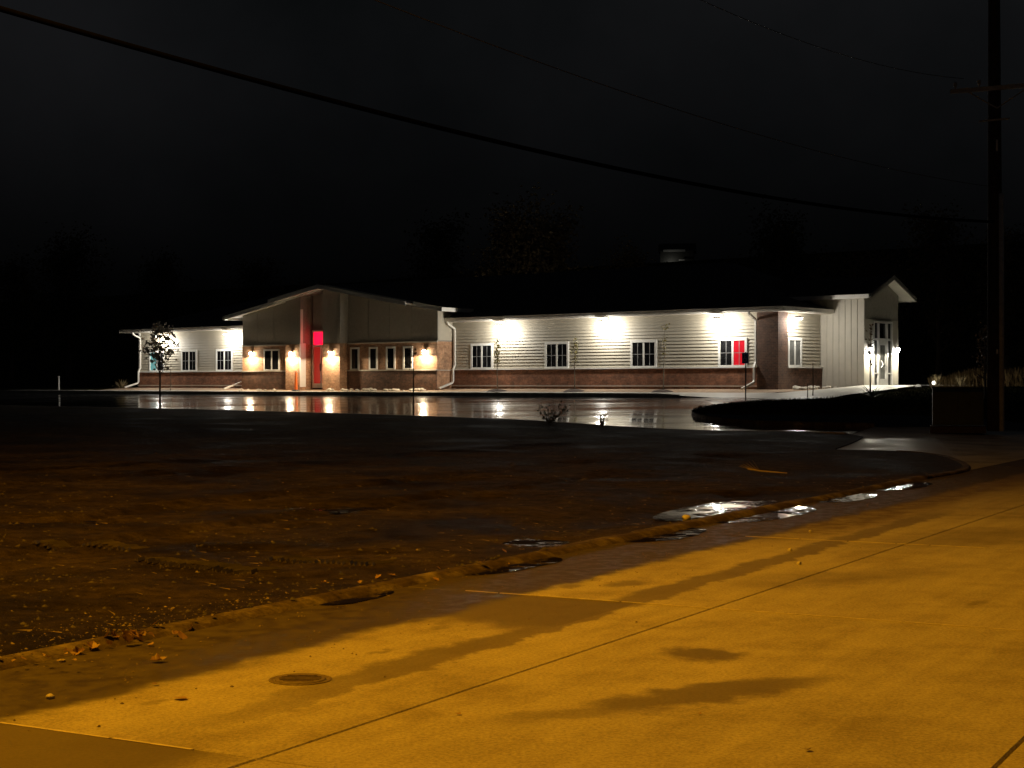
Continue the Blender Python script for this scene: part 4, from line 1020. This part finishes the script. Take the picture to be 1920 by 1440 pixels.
bush('dark_shrub', 'dark leafy weed clump silhouetted against the wet lot', near_at(1030, 44.5), 0.72, 1.1, 200, 0.035, 51)
bush('bare_shrub', 'twiggy seedling silhouetted against the wet lot', near_at(1129, 43.0), 0.55, 0.35, 26, 0.03, 52)

# trees of the wooded slope behind the building
big = []
for s_, (H, nl) in enumerate(((12.0, 5200), (13.5, 4600), (11.0, 5600))):
    m, tips = grow(70+s_, H, 0.26, 0.22, 26, 0.40, 0.9, 7, 0.03)
    big.append((m.mesh('trunk', 'bark', True), leaves(80+s_, tips, nl, 0.14, 0.55).mesh('crown', 'twig_far')))
rr = random.Random(3); spots = []
def tree_words(px, i):
    if i < 3: return 'wide pale crowned tree rising behind the roof ridge', 'tree', 'trees behind the ridge'
    if px < 400: return 'dim tree past the end of the building by the marker post', 'tree', 'trees by the marker post'
    if px < 850: return 'dim tree on the slope behind the gabled block', 'tree', 'trees behind the gabled block'
    if px < 1600: return 'dim tree on the slope beside the distant house', 'tree', 'trees beside the distant house'
    return 'dim tree beyond the tall dry grass and the utility pole', 'tree', 'trees beyond the dry grass'
labs = ['wide pale crowned tree rising behind the roof ridge', 'dim tree on the wooded slope behind the building']
for i, (px, Y, s_) in enumerate(((960, 112, 1.12), (1030, 116, 1.0), (900, 122, 0.95), (1180, 118, 0.85), (1345, 125, 0.8), (720, 128, 0.8), (590, 130, 0.75), (480, 140, 0.95), (300, 150, 1.1), (130, 150, 1.2), (20, 145, 1.0),
                                (1560, 128, 1.0), (1640, 118, 0.95), (1760, 112, 1.0), (1890, 108, 0.95), (1470, 150, 1.3), (820, 150, 1.2))):
    x = (px-960)/FPX*Y; kk = i % 3
    o = tag(empty('slope_tree', (x, Y, z_ground(x, Y)-0.2), rr.uniform(0, 6)), *tree_words(px, i)); o.scale = (s_, s_, s_*rr.uniform(0.78, 0.92))
    link('trunk', big[kk][0], o); link('crown', big[kk][1], o)
# distant house
Yh = 300.0; xh = (1268-960)/FPX*Yh
hs = tag(empty('distant_house', (xh, Yh, 22.0), R(-8)), 'dim distant house with white doors showing above the roof ridge', 'house')
MB().box(-3.0, 3.2, 0, 6, -3, 4.3).build('wall', 'house_wall', hs)
hr = MB().prism_x([(-0.7, 4.3), (6.5, 4.3), (3.0, 6.0)], -3.4, 3.6).build('roof', 'shingle', hs)
MB().box(-2.4, 1.7, -0.75, -0.70, 4.15, 4.55).build('fascia', 'trim', hr)
MB().box(-1.9, -0.3, -0.08, -0.003, -0.3, 1.5).build('garage_door', 'door_white', hs); MB().box(0.7, 2.0, -0.08, -0.003, -0.3, 1.2).build('garage_door', 'door_white', hs)
MB().box(0.5, 1.6, -0.5, -0.45, 2.5, 2.7).build('porch_beam', 'trim', hs)
point_light('lamp', hs, (-1.0, -1.2, 1.9), 28, (1, 0.97, 0.85), 0.1)  # assumed porch light without a fixture, lights the white doors

x, y = 3.0, 101.0; yl = tag(empty('assumed_yard_lamp', (x, y, z_ground(x, y))), 'assumed pole mounted yard lamp added behind the building to light the wooded slope', 'assumed yard lamp')  # assumed lamp, unseen behind the building, added to light the trees
MB().tube([(0, 0, -0.2), (0, 0, 4.3)], 0.06, 8).build('pole', 'guard_grey', yl, True)
MB().lathe([(0.0, 4.5), (0.14, 4.46), (0.16, 4.36), (0.0, 4.30)], n=14).build('luminaire', 'lens_warm', yl, True)
point_light('lamp', yl, (0, 0, 4.75), 140, (1.0, 0.74, 0.40), 0.15)
# tall dry grass right of the entrance
r_ = random.Random(9); m = MB()
for k in range(5200):
    px = r_.uniform(1745, 1990); Y = r_.uniform(84, 96); x = (px-960)/FPX*Y; z = z_ground(x, Y); h = r_.uniform(0.45, 1.15)*(0.55+0.45*sm((px-1760)/70)); dx = r_.uniform(-.25, .25); wd = 0.016
    m.add([(x-wd, Y, z), (x+wd, Y, z), (x+wd*0.7+dx*0.4, Y+r_.uniform(-.1, .1), z+h*0.6), (x+dx, Y, z+h)], [(0, 1, 2), (0, 2, 3)])
tag(m.build('tall_grass', 'tall_grass'), 'band of tall dry grass beyond the entrance lawn', 'grass', None, 'stuff')

r_ = random.Random(19); m = MB(); k = 0
while k < 16000:
    Y = r_.uniform(43, 72); px = r_.uniform(1290, 1930); x = (px-960)/FPX*Y; a_, b_ = AB(x, Y)
    if b_ < BK+0.4 or inside((x, Y), lot_poly) or inside((x, Y), walk_poly) or inside((x, Y), apron_poly) or inside((x, Y), bed_poly): continue
    if UV(x, Y)[1] > 3 and UV(x, Y)[0] < 7: continue
    k += 1; z = z_ground(x, Y)-0.01; h = r_.uniform(0.04, 0.13); dx, dy = r_.uniform(-.06, .06), r_.uniform(-.06, .06); wd = 0.012
    m.add([(x-wd, Y, z), (x+wd, Y, z), (x+dx, Y+dy, z+h)], [(0, 1, 2)])
tag(m.build('lawn_grass', 'lawn'), 'short rough grass of the lawn round the utility pole', 'grass', None, 'stuff')

# ------------------------------------------------------------------ the dirt field: clods, stones, straw, tracks, flags, branch
r_ = random.Random(14)
def scatter(name, n, smin, smax, mat, seed, dens_fn, flat=0.6):
    r_ = random.Random(seed); m = MB(); k = 0
    base = [(1, 0, 0), (0.5, 0.87, 0), (-0.5, 0.87, 0), (-1, 0, 0), (-0.5, -0.87, 0), (0.5, -0.87, 0)]
    while k < n:
        Y = 6.5*math.exp(r_.random()*math.log(34/6.5)); x = r_.uniform(-0.36, 0.36)*Y
        a_, b_ = AB(x, Y)
        if b_ < BK+0.06 or not inside((x, Y), field_poly) or r_.random() > dens_fn(x, Y, a_, b_): continue
        k += 1; s_ = lerp(smin, smax, r_.random()**4); z = z_field(x, Y) if b_ > BK+0.13 else 0.05
        an = r_.uniform(0, 6.28); el = r_.uniform(0.6, 1.5); vs = []
        for bx, by, _ in base:
            q = r_.uniform(0.75, 1.2); X2 = bx*s_*el*q; Y2 = by*s_*q
            vs.append((x+X2*math.cos(an)-Y2*math.sin(an), Y+X2*math.sin(an)+Y2*math.cos(an), z-s_*0.15))
        tp = [(x+r_.uniform(-.4, .4)*s_, Y+r_.uniform(-.4, .4)*s_, z+s_*flat*r_.uniform(0.6, 1.2)) for _ in range(1)]
        m.add(vs+tp, [(i, (i+1) % 6, 6) for i in range(6)])
    return m.build(name, mat)
def dn(x, Y, a_, b_):
    return 0.25+0.75*sm(noise.noise(Vector((x*0.7, Y*0.7, 9)))*1.6+0.5)
tag(scatter('soil_clods', 7000, 0.004, 0.026, 'clod', 1, dn), 'loose clods of dark soil strewn over the bare field', 'soil', None, 'stuff')
tag(scatter('field_pebbles', 450, 0.003, 0.018, 'stone_dirt', 2, dn), 'small pale pebbles scattered over the bare field', 'pebbles', None, 'stuff')
tag(scatter('kerb_gravel', 380, 0.004, 0.016, 'stone_dirt', 3, lambda x, Y, a_, b_: (math.exp(-((a_-7.3)/1.1)**2)*math.exp(-((b_-6.3)/0.30)**2)+0.05*math.exp(-((b_-6.2)/0.2)**2))), 'pale gravel washed up along the road kerb', 'gravel', None, 'stuff')
m = MB(); k = 0
while k < 300:
    Y = 6.5*math.exp(r_.random()*math.log(24/6.5)); x = r_.uniform(-0.36, 0.34)*Y; a_, b_ = AB(x, Y)
    if b_ < BK+0.05 or not inside((x, Y), field_poly): continue
    if r_.random() > 0.25+0.75*math.exp(-((b_-6.7)/0.8)**2): continue
    k += 1; z = (z_field(x, Y) if b_ > BK+0.13 else 0.05)+0.012; an = r_.uniform(0, 6.28); L_ = r_.uniform(0.015, 0.05); dx, dy = math.cos(an)*L_, math.sin(an)*L_; wd = 0.004
    m.add([(x-dx-dy*0.05, Y-dy+dx*0.05, z), (x-dx+dy*0.05, Y-dy-dx*0.05, z+wd), (x+dx, Y+dy, z+r_.uniform(0, 0.02))], [(0, 1, 2)])
tag(m.build('straw_bits', 'chaff'), 'bits of straw and chaff lying on the field dirt', 'straw', None, 'stuff')
# tyre tread prints pressed into the mud: rows of short ridges
m = MB()
for (p0, p1, wd) in (((-1.85, 12.35), (-0.95, 11.9), 0.16), ((-2.75, 12.0), (-1.75, 11.35), 0.16), ((-3.9, 13.2), (-3.0, 12.9), 0.16)):
    p0, p1 = Vector(p0), Vector(p1); d = (p1-p0); n = int(d.length/0.05); d.normalize(); nn = Vector((-d.y, d.x))
    for i in range(n):
        c_ = p0.lerp(p1, i/n)+nn*random.Random(i).uniform(-.02, .02)
        for s_ in (-1, 1):
            q = c_+nn*s_*wd*0.5; h_ = random.Random(i*7+s_).uniform(0.012, 0.024); e1 = (d*0.018+nn*0.01*s_); e2 = nn*wd*0.42+d*0.03*s_
            z = z_field(q.x, q.y)+0.002
            m.add([(*(q-e1-e2), z), (*(q+e1-e2), z), (*(q+e1+e2), z), (*(q-e1+e2), z), (*(q-e2*0.9), z+h_), (*(q+e2*0.9), z+h_)], [(0, 1, 4), (1, 2, 5, 4), (2, 3, 5), (3, 0, 4, 5)])
tag(m.build('tyre_track', 'clod'), 'ribbed tyre tread prints pressed into the field mud', 'tyre track', None, 'stuff')
# dry branch
x, y = 3.9, 24.4; o = tag(empty('dry_branch', (x, y, z_field(x, y)+0.02), R(-28)), 'dry forked cornstalk lying on the field dirt', 'branch')
MB().tube([(-0.32, 0, 0.06), (-0.1, 0.0, 0.03), (0.3, 0.02, 0.01)], [0.016, 0.014, 0.008], 6).build('stalk', 'straw', o)
for i in range(6):
    an = -2.9+i*0.22; MB().tube([(-0.30+0.03*i, 0, 0.06), (-0.30+0.03*i+0.16*math.cos(an), 0.16*math.sin(an), 0.10+0.02*i)], [0.006, 0.002], 4).build('side_shoot', 'straw', o)

# ------------------------------------------------------------------ leaves and stones on the street
def leaf_mesh(seed, curl):
    m = MB(); r_ = random.Random(seed); N = 6; out = []
    for i in range(N+1):
        t_ = i/N; wd = math.sin(math.pi*t_**0.8)*0.42*(1+0.18*math.sin(t_*19+seed)); zc = curl*0.5*(t_-0.5)**2
        out.append([(t_-0.5, -wd, zc+curl*wd*wd*1.2), (t_-0.5, 0, zc), (t_-0.5, wd*0.95, zc+curl*wd*wd*1.5)])
    m.v = [q for row in out for q in row]
    m.f = [(3*i+j, 3*i+j+1, 3*i+j+4, 3*i+j+3) for i in range(N) for j in (0, 1)]
    m.tube([(-0.5, 0, curl*0.12), (-0.72, 0.04, curl*0.1+0.03)], 0.012, 4, False)
    return m.mesh('fallen_leaf', 'leaf_litter')
lm = [leaf_mesh(s_, c_) for s_, c_ in ((1, 0.5), (2, 0.8), (3, 0.3), (4, 1.1))]
r_ = random.Random(77)
def leaf(px, py, s_, z, label, group=None, k=None, tilt=0.25):
    Y = (CZ-z)*FPX/(py-HZ); x = (px-960)/FPX*Y
    o = link('fallen_leaf', lm[r_.randrange(4) if k is None else k], None, (x, Y, z+0.004), (r_.uniform(-tilt, tilt), r_.uniform(-tilt, tilt), r_.uniform(0, 6.28))); o.scale = (s_, s_, s_)
    tag(o, label, 'leaf', group); return o
o = leaf(298, 1240, 0.085, 0.004, 'curled tan leaf alone on the wet gutter', None, 3); o.rotation_euler = (0.12, -0.12, 0.4)
leaf(338, 1311, 0.07, 0.001, 'flat brown leaf on the dry slab below the gutter', None, 2, 0.05)
leaf(292, 1284, 0.035, 0.003, 'tiny dark leaf at the edge of the wet gutter', None, 0)
leaf(860, 1340, 0.03, 0.001, 'dark speck of leaf in the middle of the dry road', None, 0)
leaf(1515, 1408, 0.035, 0.001, 'small dark leaf far out on the dry road', None, 1)
leaf(1312, 1340, 0.022, 0.001, 'tiny leaf scrap by the damp smear on the road', None, 1)
for i in range(26):
    qx, qy = XY(r_.gauss(6.55, 0.22), r_.gauss(BK-0.02, 0.08)); hz = r_.uniform(0.0, 0.055)*math.exp(-((AB(qx, qy)[0]-6.55)/0.22)**2)+(0.05 if AB(qx, qy)[1] > BK+0.1 else 0.005)
    leaf(960+FPX*qx/qy, HZ+FPX*(CZ-hz)/qy, r_.uniform(0.04, 0.085), hz, 'dead leaf in the litter pile against the kerb', 'leaves of the litter pile', None, 0.9)
for i in range(16):
    a_ = r_.uniform(8.3, 11.5); x, y = XY(a_, BK-r_.uniform(-0.35, 0.25)); px = 960+FPX*x/y; py = HZ+FPX*(CZ-0.06)/y
    leaf(px, py, r_.uniform(0.03, 0.07), 0.004 if AB(x, y)[1] < BK else 0.05, 'dead leaf caught along the kerb further up the gutter', 'leaves strewn along the kerb', None, 0.6)
for i in range(10):
    leaf(r_.uniform(20, 150), r_.uniform(1222, 1240), r_.uniform(0.015, 0.035), 0.05, 'crumbled leaf on the kerb beyond the litter pile', 'crumbled leaves on the kerb', None, 0.5)
def stone(px, py, s_, z, label, group=None):
    Y = (CZ-z)*FPX/(py-HZ); x = (px-960)/FPX*Y
    o = link('stone', stone_me, None, (x, Y, z+s_*0.3), (r_.uniform(0, 1), 0, r_.uniform(0, 6))); o.scale = (s_*1.3, s_, s_*0.7); tag(o, label, 'stone', group)
stone_me = rock_me[1].copy(); stone_me.name = 'stone'; stone_me.materials[0] = MATS['rock_pale']
stone(94, 1309, 0.020, 0.0, 'small pale stone lying in the wet gutter'); stone(116, 1241, 0.014, 0.0, 'pale pebble lying below the litter pile')
stone(1498, 1058, 0.022, 0.0, 'pale pebble on the road beside the muddy gutter'); stone(1520, 998, 0.02, 0.0, 'white pebble on the mud film near the puddle')
stone(1288, 972, 0.035, z_field(1.55, 14.9)-0.01, 'rounded tan stone on the mud between two kerbside puddles'); stone(1481, 1032, 0.02, 0.0, 'tan pebble on the mud film beside the slab joint')
m = MB(); rg_ = random.Random(8)
for k in range(700):
    a_ = rg_.uniform(4.5, 24); b_ = BK-0.05-abs(rg_.gauss(0, 0.75)); s_ = rg_.uniform(0.003, 0.010); x, y = XY(a_, b_); an = rg_.uniform(0, 6.28)
    vs = [(x+s_*math.cos(an+i*1.57)*rg_.uniform(0.7, 1.3), y+s_*math.sin(an+i*1.57)*rg_.uniform(0.7, 1.3), 0.001) for i in range(4)]+[(x, y, s_*0.9)]
    m.add(vs, [(0, 1, 4), (1, 2, 4), (2, 3, 4), (3, 0, 4)])
tag(m.build('road_grit', 'stone_dirt'), 'fine grit and sand strewn over the road beside the gutter', 'grit', None, 'stuff')
# valve lid in the slab
x, y = XY(6.17, 4.52); vl = tag(empty('valve_lid', (x, y, 0.0)), 'round iron valve lid set in the dry road slab', 'valve lid')
MB().lathe([(0.0, 0.006), (0.118, 0.006), (0.122, 0.003), (0.122, -0.02)], n=32).build('lid', 'iron_lid', vl)
MB().lathe([(0.127, 0.003), (0.14, 0.005), (0.15, 0.002), (0.15, -0.02)], n=32).build('rim', 'iron_lid', vl)
for i in range(5):
    y_ = -0.07+0.035*i; h_ = math.sqrt(0.1**2-y_**2); MB().box(-h_, h_, y_-0.005, y_+0.005, 0.0061, 0.0095).build('rib', 'iron_lid', vl)
